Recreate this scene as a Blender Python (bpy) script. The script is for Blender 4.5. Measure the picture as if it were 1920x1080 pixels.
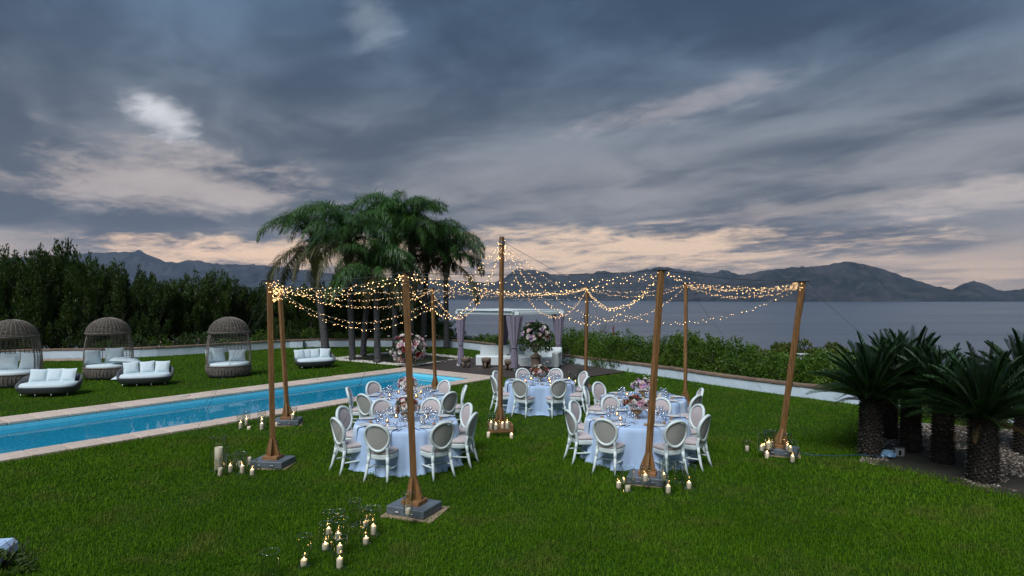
import bpy, math, random
import numpy as np
from mathutils import Vector, Matrix
from mathutils.geometry import tessellate_polygon

random.seed(7)
rng = np.random.default_rng(7)
for o in list(bpy.data.objects):
    bpy.data.objects.remove(o)
S = bpy.context.scene
C = S.collection
PI = math.pi

# ------------------------------------------------------------------ camera
F = 1150.0      # focal length in pixels of a 1920 px wide frame
HZ = 556.0      # row of the horizon
H = 3.1         # eye height above the lawn
cam = bpy.data.cameras.new("camera")
camo = bpy.data.objects.new("camera", cam)
C.objects.link(camo)
camo.location = (0, 0, H)
camo.rotation_euler = (PI / 2, 0, 0)
cam.sensor_width = 36.0
cam.lens = 36.0 * F / 1920.0
cam.shift_y = (HZ - 540.0) / 1920.0
cam.clip_start = 0.05
cam.clip_end = 60000
S.camera = camo

# ------------------------------------------------------------------ sky
SEEDB = 64.0
W = bpy.data.worlds.new("World")
S.world = W
W.use_nodes = True
wn = W.node_tree.nodes
wl = W.node_tree.links
wn.clear()


def wnode(t, **kw):
    n = wn.new(t)
    for k, v in kw.items():
        setattr(n, k, v)
    return n


def wmath(op, a, b=None, clamp=False):
    n = wn.new("ShaderNodeMath")
    n.operation = op
    n.use_clamp = clamp
    for i, x in enumerate((a, b)):
        if x is None:
            continue
        if isinstance(x, (int, float)):
            n.inputs[i].default_value = x
        else:
            wl.new(x, n.inputs[i])
    return n.outputs[0]


def wsmooth(x, a, b, lo=0.0, hi=1.0):
    n = wn.new("ShaderNodeMapRange")
    n.interpolation_type = 'SMOOTHSTEP'
    wl.new(x, n.inputs[0])
    n.inputs[1].default_value = a
    n.inputs[2].default_value = b
    n.inputs[3].default_value = lo
    n.inputs[4].default_value = hi
    return n.outputs[0]


def wmix(f, a, b, mode='MIX'):
    n = wn.new("ShaderNodeMix")
    n.data_type = 'RGBA'
    n.blend_type = mode
    if isinstance(f, (int, float)):
        n.inputs[0].default_value = f
    else:
        wl.new(f, n.inputs[0])
    for i, x in ((6, a), (7, b)):
        if isinstance(x, tuple):
            n.inputs[i].default_value = (*x, 1)
        else:
            wl.new(x, n.inputs[i])
    return n.outputs[2]


tc = wnode("ShaderNodeTexCoord")
sep = wnode("ShaderNodeSeparateXYZ")
wl.new(tc.outputs["Generated"], sep.inputs[0])
dx, dy, dz = sep.outputs
zc = wmath('MAXIMUM', dz, 0.0)
inv = wmath('DIVIDE', 1.0, wmath('ADD', zc, 0.10))
comb = wnode("ShaderNodeCombineXYZ")
wl.new(wmath('MULTIPLY', dx, inv), comb.inputs[0])
wl.new(wmath('MULTIPLY', dy, inv), comb.inputs[1])


def wnoise(scale, rot, loc, detail, rough, dist, seed, lac=2.0):
    mp = wnode("ShaderNodeMapping")
    wl.new(comb.outputs[0], mp.inputs[0])
    mp.vector_type = 'TEXTURE'
    mp.inputs['Location'].default_value = loc
    mp.inputs['Rotation'].default_value = (0, 0, rot)
    mp.inputs['Scale'].default_value = scale
    nz = wnode("ShaderNodeTexNoise", noise_dimensions='4D')
    wl.new(mp.outputs[0], nz.inputs['Vector'])
    nz.inputs['W'].default_value = seed
    nz.inputs['Scale'].default_value = 1.0
    nz.inputs['Detail'].default_value = detail
    nz.inputs['Roughness'].default_value = rough
    nz.inputs['Lacunarity'].default_value = lac
    nz.inputs['Distortion'].default_value = dist
    return nz.outputs[0]


big = wnoise((2.0, 1.30, 1), math.radians(128), (0.4, 0.2, 0), 4, 0.45, 0.5, SEEDB)
fine = wnoise((0.62, 0.44, 1), math.radians(128), (2.0, 0.0, 0), 10, 0.56, 0.7, 8.2)
wisp = wnoise((0.17, 0.12, 1), math.radians(135), (5.0, 1.0, 0), 8, 0.62, 0.8, 1.7)
dens = wmath('ADD', wmath('ADD', wmath('MULTIPLY', big, 0.66), wmath('MULTIPLY', fine, 0.29)), wmath('MULTIPLY', wisp, 0.05))
thick = wsmooth(dens, 0.39, 0.585)                 # 0 thin cloud, 1 thick cloud

low = wsmooth(dz, 0.020, 0.105)                    # 0 near the horizon
high = wsmooth(dz, 0.14, 0.42)
thin_c = wmix(high, wmix(low, (0.38, 0.280, 0.205), (0.135, 0.134, 0.142)), (0.054, 0.088, 0.132))
thick_c = wmix(high, wmix(low, (0.145, 0.128, 0.125), (0.040, 0.047, 0.063)), (0.0150, 0.0265, 0.045))
cloud = wmix(thick, thin_c, thick_c)


# gaps where the cloud deck thins out and the daylight above comes through
def gap(px, py, wx, wy, amp, tilt=0.0, ragged=3.4):
    d = Vector(((px - 960) / F, 1.0, (HZ - py) / F)).normalized()
    sub = wnode("ShaderNodeVectorMath", operation='SUBTRACT')
    wl.new(tc.outputs["Generated"], sub.inputs[0])
    sub.inputs[1].default_value = d
    mp = wnode("ShaderNodeMapping", vector_type='TEXTURE')
    wl.new(sub.outputs[0], mp.inputs[0])
    mp.inputs['Rotation'].default_value = (0, -tilt, 0)
    mp.inputs['Scale'].default_value = (wx, wx, wy)
    ln = wnode("ShaderNodeVectorMath", operation='LENGTH')
    wl.new(mp.outputs[0], ln.inputs[0])
    warp = wmath('ADD', wmath('MULTIPLY', wmath('SUBTRACT', fine, 0.5), ragged), wmath('MULTIPLY', wmath('SUBTRACT', wisp, 0.5), ragged * .45))
    return wmath('MULTIPLY', wsmooth(wmath('ADD', ln.outputs['Value'], warp), 1.35, 0.1), amp)


for px, py, wx, wy, amp, tilt, c_ in (
        (320, 345, .19, .042, 0.52, 0.0, (0.33, 0.275, 0.245)),
        (290, 205, .046, .024, 0.72, -.35, (0.40, 0.40, 0.41)),
        (690, 30, .036, .040, 0.24, .5, (0.26, 0.29, 0.33)),
        (1240, 210, .17, .020, 0.55, .16, (0.20, 0.185, 0.19)),
        (1500, 395, .26, .018, 0.45, .10, (0.24, 0.205, 0.19)),
        (1850, 370, .12, .020, 0.60, .12, (0.30, 0.255, 0.235)),
        (1150, 470, .34, .034, 1.0, 0.0, (0.47, 0.335, 0.23)),
        (720, 480, .22, .030, 1.0, 0.0, (0.45, 0.315, 0.21)),
        (395, 474, .15, .022, 1.00, 0.0, (0.52, 0.355, 0.235))):
    cloud = wmix(gap(px, py, wx, wy, amp, tilt), cloud, c_)

sky = wnode("ShaderNodeTexSky", sky_type='NISHITA', sun_disc=False)
SUN_EL, SUN_AZ = math.radians(52), math.radians(205)     # azimuth clockwise from +Y
sky.sun_elevation = SUN_EL
sky.sun_rotation = SUN_AZ
sky.air_density = 1.5
sky.dust_density = 3.0
bg = wnode("ShaderNodeBackground")
bg.inputs[1].default_value = 0.10
cloud10 = wmix(1.0, cloud, (10.0, 10.0, 10.0), 'MULTIPLY')
wl.new(wmix(0.97, sky.outputs[0], cloud10), bg.inputs[0])
wo = wnode("ShaderNodeOutputWorld")
wl.new(bg.outputs[0], wo.inputs[0])

# one very soft sun: the light that comes through the cloud deck
sl = bpy.data.lights.new("sun", 'SUN')
sl.energy = 1.5
sl.angle = math.radians(32)
sl.color = (0.96, 0.985, 1.0)
so = bpy.data.objects.new("sun", sl)
C.objects.link(so)
sd = Vector((math.sin(SUN_AZ) * math.cos(SUN_EL), math.cos(SUN_AZ) * math.cos(SUN_EL), math.sin(SUN_EL)))
so.rotation_euler = sd.to_track_quat('Z', 'Y').to_euler()
so.location = (0, -5, 30)

S.view_settings.view_transform = 'Standard'
S.view_settings.look = 'None'
S.view_settings.exposure = 1.2
S.view_settings.gamma = 1.0
S.view_settings.use_curve_mapping = False
S.render.engine = 'CYCLES'
S.cycles.max_bounces = 8
S.cycles.transparent_max_bounces = 24
S.cycles.volume_bounces = 0
S.cycles.caustics_reflective = False
S.cycles.caustics_refractive = False
S.cycles.sample_clamp_indirect = 4.0


# ------------------------------------------------------------------ helpers
def G(px, py, z=0.0):
    """point at height z seen in pixel (px, py) of the 1920 x 1080 photograph"""
    k = (H - z) / (py - HZ)
    return Vector(((px - 960) * k, F * k, z))


def AT(px, py, y):
    """point at depth y seen in pixel (px, py)"""
    return Vector(((px - 960) * y / F, y, H - (py - HZ) * y / F))


class MB:
    def __init__(s):
        s.v, s.f, s.sm = [], [], []

    def add(s, vs, fs, smooth=False):
        b = len(s.v)
        s.v.extend([tuple(v) for v in vs])
        s.f.extend([tuple(b + i for i in f) for f in fs])
        s.sm.extend([smooth] * len(fs))
        return s

    def box(s, c, d, b=0.0, rot=None):
        """box of centre c and size d with chamfer b"""
        hx, hy, hz = d[0] / 2, d[1] / 2, d[2] / 2
        vs, fs = [], []
        if b <= 0:
            vs = [(x, y, z) for x in (-hx, hx) for y in (-hy, hy) for z in (-hz, hz)]
            fs = [(0, 1, 3, 2), (4, 6, 7, 5), (0, 4, 5, 1), (2, 3, 7, 6), (0, 2, 6, 4), (1, 5, 7, 3)]
        else:
            b = min(b, hx * .95, hy * .95, hz * .95)
            idx = {}
            for sx in (-1, 1):
                for sy in (-1, 1):
                    for sz in (-1, 1):
                        for ax in range(3):
                            p = [sx * (hx - b), sy * (hy - b), sz * (hz - b)]
                            p[ax] += (sx, sy, sz)[ax] * b
                            idx[(sx, sy, sz, ax)] = len(vs)
                            vs.append(tuple(p))
            for ax in range(3):
                o1, o2 = (ax + 1) % 3, (ax + 2) % 3
                for sg in (-1, 1):
                    q = []
                    for a1, a2 in ((-1, -1), (1, -1), (1, 1), (-1, 1)):
                        k = [0, 0, 0]
                        k[ax], k[o1], k[o2] = sg, a1, a2
                        q.append(idx[(*k, ax)])
                    fs.append(tuple(q if sg > 0 else q[::-1]))
                for a1 in (-1, 1):
                    for a2 in (-1, 1):
                        q = []
                        for sg, axx in ((-1, o1), (1, o1), (1, o2), (-1, o2)):
                            k = [0, 0, 0]
                            k[ax], k[o1], k[o2] = sg, a1, a2
                            q.append(idx[(*k, axx)])
                        fs.append(tuple(q if a1 * a2 < 0 else q[::-1]))
            for sx in (-1, 1):
                for sy in (-1, 1):
                    for sz in (-1, 1):
                        q = [idx[(sx, sy, sz, a)] for a in range(3)]
                        fs.append(tuple(q if sx * sy * sz > 0 else q[::-1]))
        if rot is not None:
            vs = [rot @ Vector(v) for v in vs]
        return s.add([(v[0] + c[0], v[1] + c[1], v[2] + c[2]) for v in vs], fs)

    def tube(s, pts, r, n=6, cap=True, smooth=True, up=None, sx=1.0):
        """tube along pts, radius r (a number or one per point), n sides; sx stretches one axis"""
        pts = [Vector(p) for p in pts]
        m = len(pts)
        rs = [r] * m if isinstance(r, (int, float)) else list(r)
        vs, fs = [], []
        a = None
        for i, p in enumerate(pts):
            t = (pts[min(i + 1, m - 1)] - pts[max(i - 1, 0)])
            if t.length < 1e-9:
                t = Vector((0, 0, 1))
            t.normalize()
            if a is None:
                ref = Vector(up) if up else (Vector((0, 0, 1)) if abs(t.z) < .9 else Vector((1, 0, 0)))
                a = (ref - t * ref.dot(t)).normalized()
            else:
                a = a - t * a.dot(t)
                a = a.normalized() if a.length > 1e-6 else t.orthogonal().normalized()
            bb = t.cross(a)
            for j in range(n):
                th = 2 * PI * (j + .5) / n
                vs.append(p + a * (math.cos(th) * rs[i]) + bb * (math.sin(th) * rs[i] * sx))
        for i in range(m - 1):
            for j in range(n):
                fs.append((i * n + j, i * n + (j + 1) % n, (i + 1) * n + (j + 1) % n, (i + 1) * n + j))
        s.add(vs, fs, smooth)
        if cap:
            b = len(s.v) - m * n
            s.f.append(tuple(b + j for j in range(n))[::-1])
            s.f.append(tuple(b + (m - 1) * n + j for j in range(n)))
            s.sm.extend([False, False])
        return s

    def ring(s, pts, r, n=6, sx=1.0, up=(0, 0, 1)):
        """closed tube"""
        pts = [Vector(p) for p in pts]
        m = len(pts)
        vs, fs = [], []
        for i, p in enumerate(pts):
            t = (pts[(i + 1) % m] - pts[i - 1]).normalized()
            ref = Vector(up)
            a = (ref - t * ref.dot(t))
            a = a.normalized() if a.length > 1e-6 else t.orthogonal().normalized()
            bb = t.cross(a)
            for j in range(n):
                th = 2 * PI * (j + .5) / n
                vs.append(p + a * (math.cos(th) * r) + bb * (math.sin(th) * r * sx))
        for i in range(m):
            k = (i + 1) % m
            for j in range(n):
                fs.append((i * n + j, i * n + (j + 1) % n, k * n + (j + 1) % n, k * n + j))
        return s.add(vs, fs, True)

    def lathe(s, prof, n=16, c=(0, 0, 0), smooth=True, wob=None):
        """profile of (radius, z) turned about a vertical axis through c"""
        vs, fs = [], []
        m = len(prof)
        for i, (r, z) in enumerate(prof):
            for j in range(n):
                th = 2 * PI * j / n
                rr = r * (wob(th, z) if wob else 1)
                vs.append((c[0] + rr * math.cos(th), c[1] + rr * math.sin(th), c[2] + z))
        for i in range(m - 1):
            for j in range(n):
                fs.append((i * n + j, i * n + (j + 1) % n, (i + 1) * n + (j + 1) % n, (i + 1) * n + j))
        s.add(vs, fs, smooth)
        b = len(s.v) - m * n
        if prof[0][0] > 1e-4:
            s.f.append(tuple(b + j for j in range(n))[::-1])
            s.sm.append(False)
        if prof[-1][0] > 1e-4:
            s.f.append(tuple(b + (m - 1) * n + j for j in range(n)))
            s.sm.append(False)
        return s

    def pillow(s, w, h, t, n=9, mat=None, pinch=.06):
        """cushion lying in xy with pointed corners"""
        vs, fs = [], []
        for side in (1, -1):
            b = len(vs)
            for i in range(n):
                for j in range(n):
                    u, v = 2 * i / (n - 1) - 1, 2 * j / (n - 1) - 1
                    k = (1 - abs(u) ** 2.6) * (1 - abs(v) ** 2.6)
                    e = 1 - pinch * (1 - abs(u) ** 2) * (abs(v) ** 4)
                    e2 = 1 - pinch * (1 - abs(v) ** 2) * (abs(u) ** 4)
                    vs.append((u * w / 2 * e2, v * h / 2 * e, side * t / 2 * max(k, 0) ** .55))
            for i in range(n - 1):
                for j in range(n - 1):
                    q = (b + i * n + j, b + (i + 1) * n + j, b + (i + 1) * n + j + 1, b + i * n + j + 1)
                    fs.append(q if side > 0 else q[::-1])
        if mat is not None:
            vs = [mat @ Vector(v) for v in vs]
        return s.add(vs, fs, True)

    def arr(s, V, Fq, smooth=False):
        b = len(s.v)
        s.v.extend(map(tuple, V))
        s.f.extend([tuple(int(b + i) for i in f) for f in Fq])
        s.sm.extend([smooth] * len(Fq))
        return s

    def mesh(s, name):
        me = bpy.data.meshes.new(name)
        me.from_pydata(s.v, [], s.f)
        me.polygons.foreach_set("use_smooth", s.sm)
        me.update()
        return me

    def build(s, name, mat, parent=None, loc=(0, 0, 0), rot=(0, 0, 0)):
        return mo(name, s.mesh(name), mat, parent, loc, rot)


def mo(name, me, mat, parent=None, loc=(0, 0, 0), rot=(0, 0, 0), scale=None):
    o = bpy.data.objects.new(name, me)
    if mat is not None and len(me.materials) == 0:
        me.materials.append(mat)
    C.objects.link(o)
    o.location = loc
    o.rotation_euler = rot
    if scale is not None:
        o.scale = scale
    if parent is not None:
        o.parent = parent
    return o


def np_mesh(name, V, Q, smooth=False):
    """mesh from arrays: V (n,3), Q (m,k)"""
    me = bpy.data.meshes.new(name)
    V = np.asarray(V, dtype=np.float32)
    Q = np.asarray(Q, dtype=np.int32)
    m, k = Q.shape
    me.vertices.add(len(V))
    me.vertices.foreach_set("co", V.ravel())
    me.loops.add(m * k)
    me.loops.foreach_set("vertex_index", Q.ravel())
    me.polygons.add(m)
    me.polygons.foreach_set("loop_start", np.arange(0, m * k, k, dtype=np.int32))
    me.polygons.foreach_set("loop_total", np.full(m, k, dtype=np.int32))
    me.polygons.foreach_set("use_smooth", np.full(m, smooth, dtype=bool))
    me.update(calc_edges=True)
    return me


def tag(o, label=None, cat=None, group=None, kind=None):
    if label:
        o['label'] = label
    if cat:
        o['category'] = cat
    if group:
        o['group'] = group
    if kind:
        o['kind'] = kind
    return o


def thing(name, label, cat, loc=(0, 0, 0), rz=0.0, group=None):
    o = bpy.data.objects.new(name, None)
    o.empty_display_size = .1
    C.objects.link(o)
    o.location = loc
    o.rotation_euler = (0, 0, rz)
    return tag(o, label, cat, group)


def setting(name, loc=(0, 0, 0), rz=0.0):
    o = bpy.data.objects.new(name, None)
    C.objects.link(o)
    o.location = loc
    o.rotation_euler = (0, 0, rz)
    o['kind'] = 'structure'
    return o


KIDS = {}


def dup(root, loc, rz, label=None, group=None, scale=None):
    """a copy of a thing with copies of its parts and sub-parts"""
    if root.name not in KIDS:
        KIDS[root.name] = [(c, list(c.children)) for c in root.children]
    r = root.copy()
    C.objects.link(r)
    r.location = loc
    r.rotation_euler = (0, 0, rz)
    if scale:
        r.scale = scale
    if label:
        r['label'] = label
    if group:
        r['group'] = group
    for c, gs in KIDS[root.name]:
        cc = c.copy()
        C.objects.link(cc)
        cc.parent = r
        for g in gs:
            gg = g.copy()
            C.objects.link(gg)
            gg.parent = cc
    return r


# ------------------------------------------------------------------ materials
def new_mat(name):
    m = bpy.data.materials.new(name)
    m.use_nodes = True
    nt = m.node_tree
    bs = nt.nodes["Principled BSDF"]
    return m, nt, bs


def mnode(nt, t, **kw):
    n = nt.nodes.new(t)
    for k, v in kw.items():
        setattr(n, k, v)
    return n


def mixc(nt, f, a, b, mode='MIX'):
    n = nt.nodes.new("ShaderNodeMix")
    n.data_type = 'RGBA'
    n.blend_type = mode
    for i, x in ((0, f), (6, a), (7, b)):
        if isinstance(x, (int, float)):
            n.inputs[i].default_value = x
        elif isinstance(x, tuple):
            n.inputs[i].default_value = (*x, 1)
        else:
            nt.links.new(x, n.inputs[i])
    return n.outputs[2]


def mrange(nt, x, a, b, lo=0., hi=1.):
    n = nt.nodes.new("ShaderNodeMapRange")
    nt.links.new(x, n.inputs[0])
    for i, v in enumerate((a, b, lo, hi)):
        n.inputs[i + 1].default_value = v
    return n.outputs[0]


def mnoise(nt, scale=5., detail=4., rough=.55, vec=None, stretch=None, coord='Object', dist=0.):
    t = mnode(nt, "ShaderNodeTexCoord")
    v = t.outputs[coord]
    if stretch:
        mp = mnode(nt, "ShaderNodeMapping")
        nt.links.new(v, mp.inputs[0])
        mp.inputs['Scale'].default_value = stretch
        v = mp.outputs[0]
    n = mnode(nt, "ShaderNodeTexNoise")
    nt.links.new(v, n.inputs['Vector'])
    n.inputs['Scale'].default_value = scale
    n.inputs['Detail'].default_value = detail
    n.inputs['Roughness'].default_value = rough
    n.inputs['Distortion'].default_value = dist
    return n.outputs[0]


def bump(nt, bs, h, strength=.3, dist=.01):
    b = mnode(nt, "ShaderNodeBump")
    b.inputs['Strength'].default_value = strength
    b.inputs['Distance'].default_value = dist
    nt.links.new(h, b.inputs['Height'])
    nt.links.new(b.outputs[0], bs.inputs['Normal'])


def simple(name, col, col2=None, rough=.6, scale=6., stretch=None, b=0., bscale=60., bdist=.004, metal=0.,
           spec=.5, detail=4., lo=.35, hi=.65, coord='Object', sheen=0., rnd=0.):
    m, nt, bs = new_mat(name)
    col2 = col2 or tuple(c * .75 for c in col)
    f = mrange(nt, mnoise(nt, scale, detail, stretch=stretch, coord=coord), lo, hi)
    c = mixc(nt, f, col, col2)
    if rnd:
        oi = mnode(nt, "ShaderNodeObjectInfo")
        k = mrange(nt, oi.outputs['Random'], 0, 1, 1 - rnd, 1 + rnd)
        cb = mnode(nt, "ShaderNodeCombineXYZ")
        for i in range(3):
            nt.links.new(k, cb.inputs[i])
        c = mixc(nt, 1.0, c, cb.outputs[0], 'MULTIPLY')
    nt.links.new(c, bs.inputs['Base Color'])
    bs.inputs['Roughness'].default_value = rough
    bs.inputs['Metallic'].default_value = metal
    bs.inputs['Specular IOR Level'].default_value = spec
    if sheen:
        bs.inputs['Sheen Weight'].default_value = sheen
    if b:
        bump(nt, bs, mnoise(nt, bscale, 3, stretch=stretch, coord=coord), b, bdist)
    return m


def leaf_mat(name, a, b, c=None, rough=.45, trans=.25, spec=.4):
    """leaves: colour differs from leaf to leaf and drifts over the plant"""
    m, nt, bs = new_mat(name)
    g = mnode(nt, "ShaderNodeNewGeometry")
    col = mixc(nt, g.outputs['Random Per Island'], a, b)
    if c:
        f = mrange(nt, mnoise(nt, 1.3, 3), .45, .7)
        col = mixc(nt, f, col, c)
    oi = mnode(nt, "ShaderNodeObjectInfo")
    k = mrange(nt, oi.outputs['Random'], 0, 1, .8, 1.2)
    cb = mnode(nt, "ShaderNodeCombineXYZ")
    for i in range(3):
        nt.links.new(k, cb.inputs[i])
    col = mixc(nt, 1.0, col, cb.outputs[0], 'MULTIPLY')
    nt.links.new(col, bs.inputs['Base Color'])
    bs.inputs['Roughness'].default_value = rough
    bs.inputs['Specular IOR Level'].default_value = spec
    tr = mnode(nt, "ShaderNodeBsdfTranslucent")
    nt.links.new(mixc(nt, 1.0, col, (1.1, 1.2, .5), 'MULTIPLY'), tr.inputs[0])
    mx = mnode(nt, "ShaderNodeMixShader")
    mx.inputs[0].default_value = trans
    out = nt.nodes["Material Output"]
    nt.links.new(bs.outputs[0], mx.inputs[1])
    nt.links.new(tr.outputs[0], mx.inputs[2])
    nt.links.new(mx.outputs[0], out.inputs[0])
    return m


def glassy(name, tint=(1, 1, 1), rough=.02, ior=1.45, extra=0.0):
    """thin clear glass: lets light through, reflects more at grazing angles"""
    m, nt, bs = new_mat(name)
    nt.nodes.remove(bs)
    fr = mnode(nt, "ShaderNodeLayerWeight")
    fr.inputs[0].default_value = .5
    pw_ = mnode(nt, "ShaderNodeMath", operation='POWER')
    nt.links.new(fr.outputs['Facing'], pw_.inputs[0])
    pw_.inputs[1].default_value = 2.8
    tb = mnode(nt, "ShaderNodeBsdfTransparent")
    tb.inputs[0].default_value = (*tint, 1)
    gl = mnode(nt, "ShaderNodeBsdfGlossy")
    gl.inputs['Roughness'].default_value = rough
    f = mrange(nt, pw_.outputs[0], 0, 1, extra, .85)
    mx = mnode(nt, "ShaderNodeMixShader")
    nt.links.new(f, mx.inputs[0])
    nt.links.new(tb.outputs[0], mx.inputs[1])
    nt.links.new(gl.outputs[0], mx.inputs[2])
    nt.links.new(mx.outputs[0], nt.nodes["Material Output"].inputs[0])
    return m


def emit(name, col, strength):
    m, nt, bs = new_mat(name)
    bs.inputs['Base Color'].default_value = (*col, 1)
    bs.inputs['Emission Color'].default_value = (*col, 1)
    bs.inputs['Emission Strength'].default_value = strength
    return m


MT = {}

# ------------------------------------------------------------------ the lie of the land
PU = Vector((.604, .797))           # along the pool
PT = Vector((-.797, .604))          # across the pool, away from the tables
PA = math.atan2(PU.y, PU.x)
S0, S1, T0, T1 = -5.0, 18.4, 14.5, 19.75          # outer edge of the coping


def pw(s, t, z=0.0):
    return Vector((PU.x * s + PT.x * t, PU.y * s + PT.y * t, z))


WALL_L = [(-30.0, 27.8), (-25, 29.96), (-23.7, 30.5), (-19.2, 31.2), (-17.2, 33), (-15.2, 35.3), (-13.5, 37.3), (-12.2, 37.8),
          (-7.4, 37.9), (-4.2, 37.9), (-2.6, 36.4), (-1.0, 34.0)]
WALL_R = [(-1.0, 34.0), (2.5, 28.75), (5.56, 24.4), (7.51, 20.97), (9.93, 17.7), (12.6, 14.8), (15.5, 12.0)]
LAWN = [(-34, -12), (-34, 26.2)] + WALL_L + WALL_R[1:] + [(19, 8), (19, -12)]
DECK = [pw(18.42, 19.5), pw(18.42, 14.2), Vector((1.9, 22.5, 0)), Vector((4.6, 25.0, 0)), Vector((2.6, 28.2, 0)), Vector((-.7, 31.6, 0)), Vector((-3.2, 29.5, 0))]
DECK = [(p.x, p.y) for p in DECK]
BED_PALM = [(-8.9, 30.4), (-4.3, 27.3), (-2.2, 30.8), (-6.3, 34.4)]
BED_LEFT = [(-24.0, 29.4), (-20.6, 29.6), (-20.2, 30.5), (-24.0, 30.1)]
BED_CYC = [(6.5, 11.5), (7.0, 10.75), (7.6, 9.6), (8.6, 8.4), (10.2, 7.6), (12.8, 8.0), (13.8, 11.0), (12.0, 14.2), (9.4, 15.2), (7.7, 13.2)]
PAVE = [(9.9, 10.3), (11.4, 9.0), (17, 9.5), (17, 12.0), (13.0, 12.6), (10.6, 12.0)]


def inpoly(P, poly):
    x, y = P[:, 0], P[:, 1]
    r = np.zeros(len(P), bool)
    n = len(poly)
    for i in range(n):
        x1, y1 = poly[i][0], poly[i][1]
        x2, y2 = poly[(i + 1) % n][0], poly[(i + 1) % n][1]
        c = ((y1 > y) != (y2 > y))
        xx = (x2 - x1) * (y - y1) / (y2 - y1 + 1e-12) + x1
        r ^= c & (x < xx)
    return r


def polydist(P, poly, closed=True):
    d = np.full(len(P), 1e9)
    n = len(poly)
    for i in range(n if closed else n - 1):
        a = np.array(poly[i][:2], float)
        b = np.array(poly[(i + 1) % n][:2], float)
        ab = b - a
        t = np.clip(((P - a) @ ab) / (ab @ ab), 0, 1)
        d = np.minimum(d, np.linalg.norm(P - (a + t[:, None] * ab), axis=1))
    return d


def vnoise(x, y, seed=0):
    """value noise"""
    xi, yi = np.floor(x).astype(int), np.floor(y).astype(int)
    fx, fy = x - xi, y - yi
    fx, fy = fx * fx * (3 - 2 * fx), fy * fy * (3 - 2 * fy)

    def h(a, b):
        n = (a * 374761393 + b * 668265263 + seed * 974634777) & 0x7fffffff
        n = ((n ^ (n >> 13)) * 1274126177) & 0x7fffffff
        return ((n ^ (n >> 16)) & 0xffff) / 65535.0
    return (h(xi, yi) * (1 - fx) + h(xi + 1, yi) * fx) * (1 - fy) + (h(xi, yi + 1) * (1 - fx) + h(xi + 1, yi + 1) * fx) * fy


def fbm(x, y, seed=0, oct=5):
    r, a, t = 0, 1.0, 0
    for i in range(oct):
        r = r + a * vnoise(x * 2 ** i, y * 2 ** i, seed + i)
        t += a
        a *= .5
    return r / t


def flat_poly(name, outer, mat, z, holes=(), parent=None):
    loops = [[Vector((p[0], p[1], 0)) for p in outer]] + [[Vector((p[0], p[1], 0)) for p in h] for h in holes]
    vs = [v for l in loops for v in l]
    tris = tessellate_polygon(loops)
    mb = MB()
    fs = []
    for t in tris:
        a, b, c = (vs[i] for i in t)
        fs.append(t if (b - a).cross(c - a).z > 0 else t[::-1])
    mb.add([(v.x, v.y, z) for v in vs], fs)
    return mb.build(name, mat, parent)


# materials of the ground
m, nt, bs = new_mat("turf")
f1 = mrange(nt, mnoise(nt, .55, 5), .38, .66)
f2 = mrange(nt, mnoise(nt, 26, 4), .3, .7)
col = mixc(nt, f1, (.030, .072, .005), (.042, .088, .006))
col = mixc(nt, f2, col, (.016, .044, .004))
nt.links.new(col, bs.inputs['Base Color'])
bs.inputs['Roughness'].default_value = .95
bs.inputs['Specular IOR Level'].default_value = .1
bump(nt, bs, mnoise(nt, 45, 4), .9, .03)
MT['turf'] = m

m, nt, bs = new_mat("grass_blade")
g = mnode(nt, "ShaderNodeNewGeometry")
rp = mnode(nt, "ShaderNodeValToRGB")
nt.links.new(g.outputs['Random Per Island'], rp.inputs[0])
e = rp.color_ramp.elements
e[0].position, e[0].color = 0.0, (.062, .142, .005, 1)
e[1].position, e[1].color = 1.0, (.180, .272, .024, 1)
e.new(.55).color = (.094, .212, .008, 1)
e.new(.93).color = (.132, .238, .013, 1)
f1 = mrange(nt, mnoise(nt, .38, 5, .6), .40, .62)
col = mixc(nt, f1, rp.outputs[0], (.70, .76, .62), 'MULTIPLY')
f1 = mrange(nt, mnoise(nt, 1.1, 5, .65), .50, .68, 0, .9)
col = mixc(nt, f1, col, (.135, .165, .030))
nt.links.new(col, bs.inputs['Base Color'])
bs.inputs['Roughness'].default_value = .55
bs.inputs['Specular IOR Level'].default_value = .05
tr = mnode(nt, "ShaderNodeBsdfTranslucent")
nt.links.new(col, tr.inputs[0])
mx = mnode(nt, "ShaderNodeMixShader")
mx.inputs[0].default_value = .3
nt.links.new(bs.outputs[0], mx.inputs[1])
nt.links.new(tr.outputs[0], mx.inputs[2])
nt.links.new(mx.outputs[0], nt.nodes["Material Output"].inputs[0])
MT['blade'] = m

MT['soil'] = simple("soil", (.035, .028, .018), (.02, .024, .012), .95, 3, b=.6, bscale=30, bdist=.03)
MT['hill'] = simple("hillside_scrub", (.03, .045, .016), (.05, .048, .026), .95, .12, detail=8, b=.8, bscale=.8, bdist=.6)
MT['pebble_white'] = simple("pebble_white", (.62, .60, .55), (.42, .38, .33), .7, 20, rnd=.2)
MT['pebble_pink'] = simple("pebble_pink", (.46, .33, .26), (.30, .22, .17), .8, 20)
m, nt, bs = new_mat("mixed_pebble")
g = mnode(nt, "ShaderNodeNewGeometry")
rp = mnode(nt, "ShaderNodeValToRGB")
nt.links.new(g.outputs['Random Per Island'], rp.inputs[0])
e = rp.color_ramp.elements
e[0].color = (.05, .035, .025, 1)
e[1].color = (.50, .45, .40, 1)
e.new(.5).color = (.10, .075, .055, 1)
e.new(.8).color = (.26, .215, .18, 1)
nt.links.new(rp.outputs[0], bs.inputs['Base Color'])
bs.inputs['Roughness'].default_value = .75
MT['pebble_mix'] = m
MT['coping'] = simple("coping_stone", (.60, .475, .40), (.50, .40, .335), .75, 5, b=.3, bscale=90, bdist=.003, rnd=.09)
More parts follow.
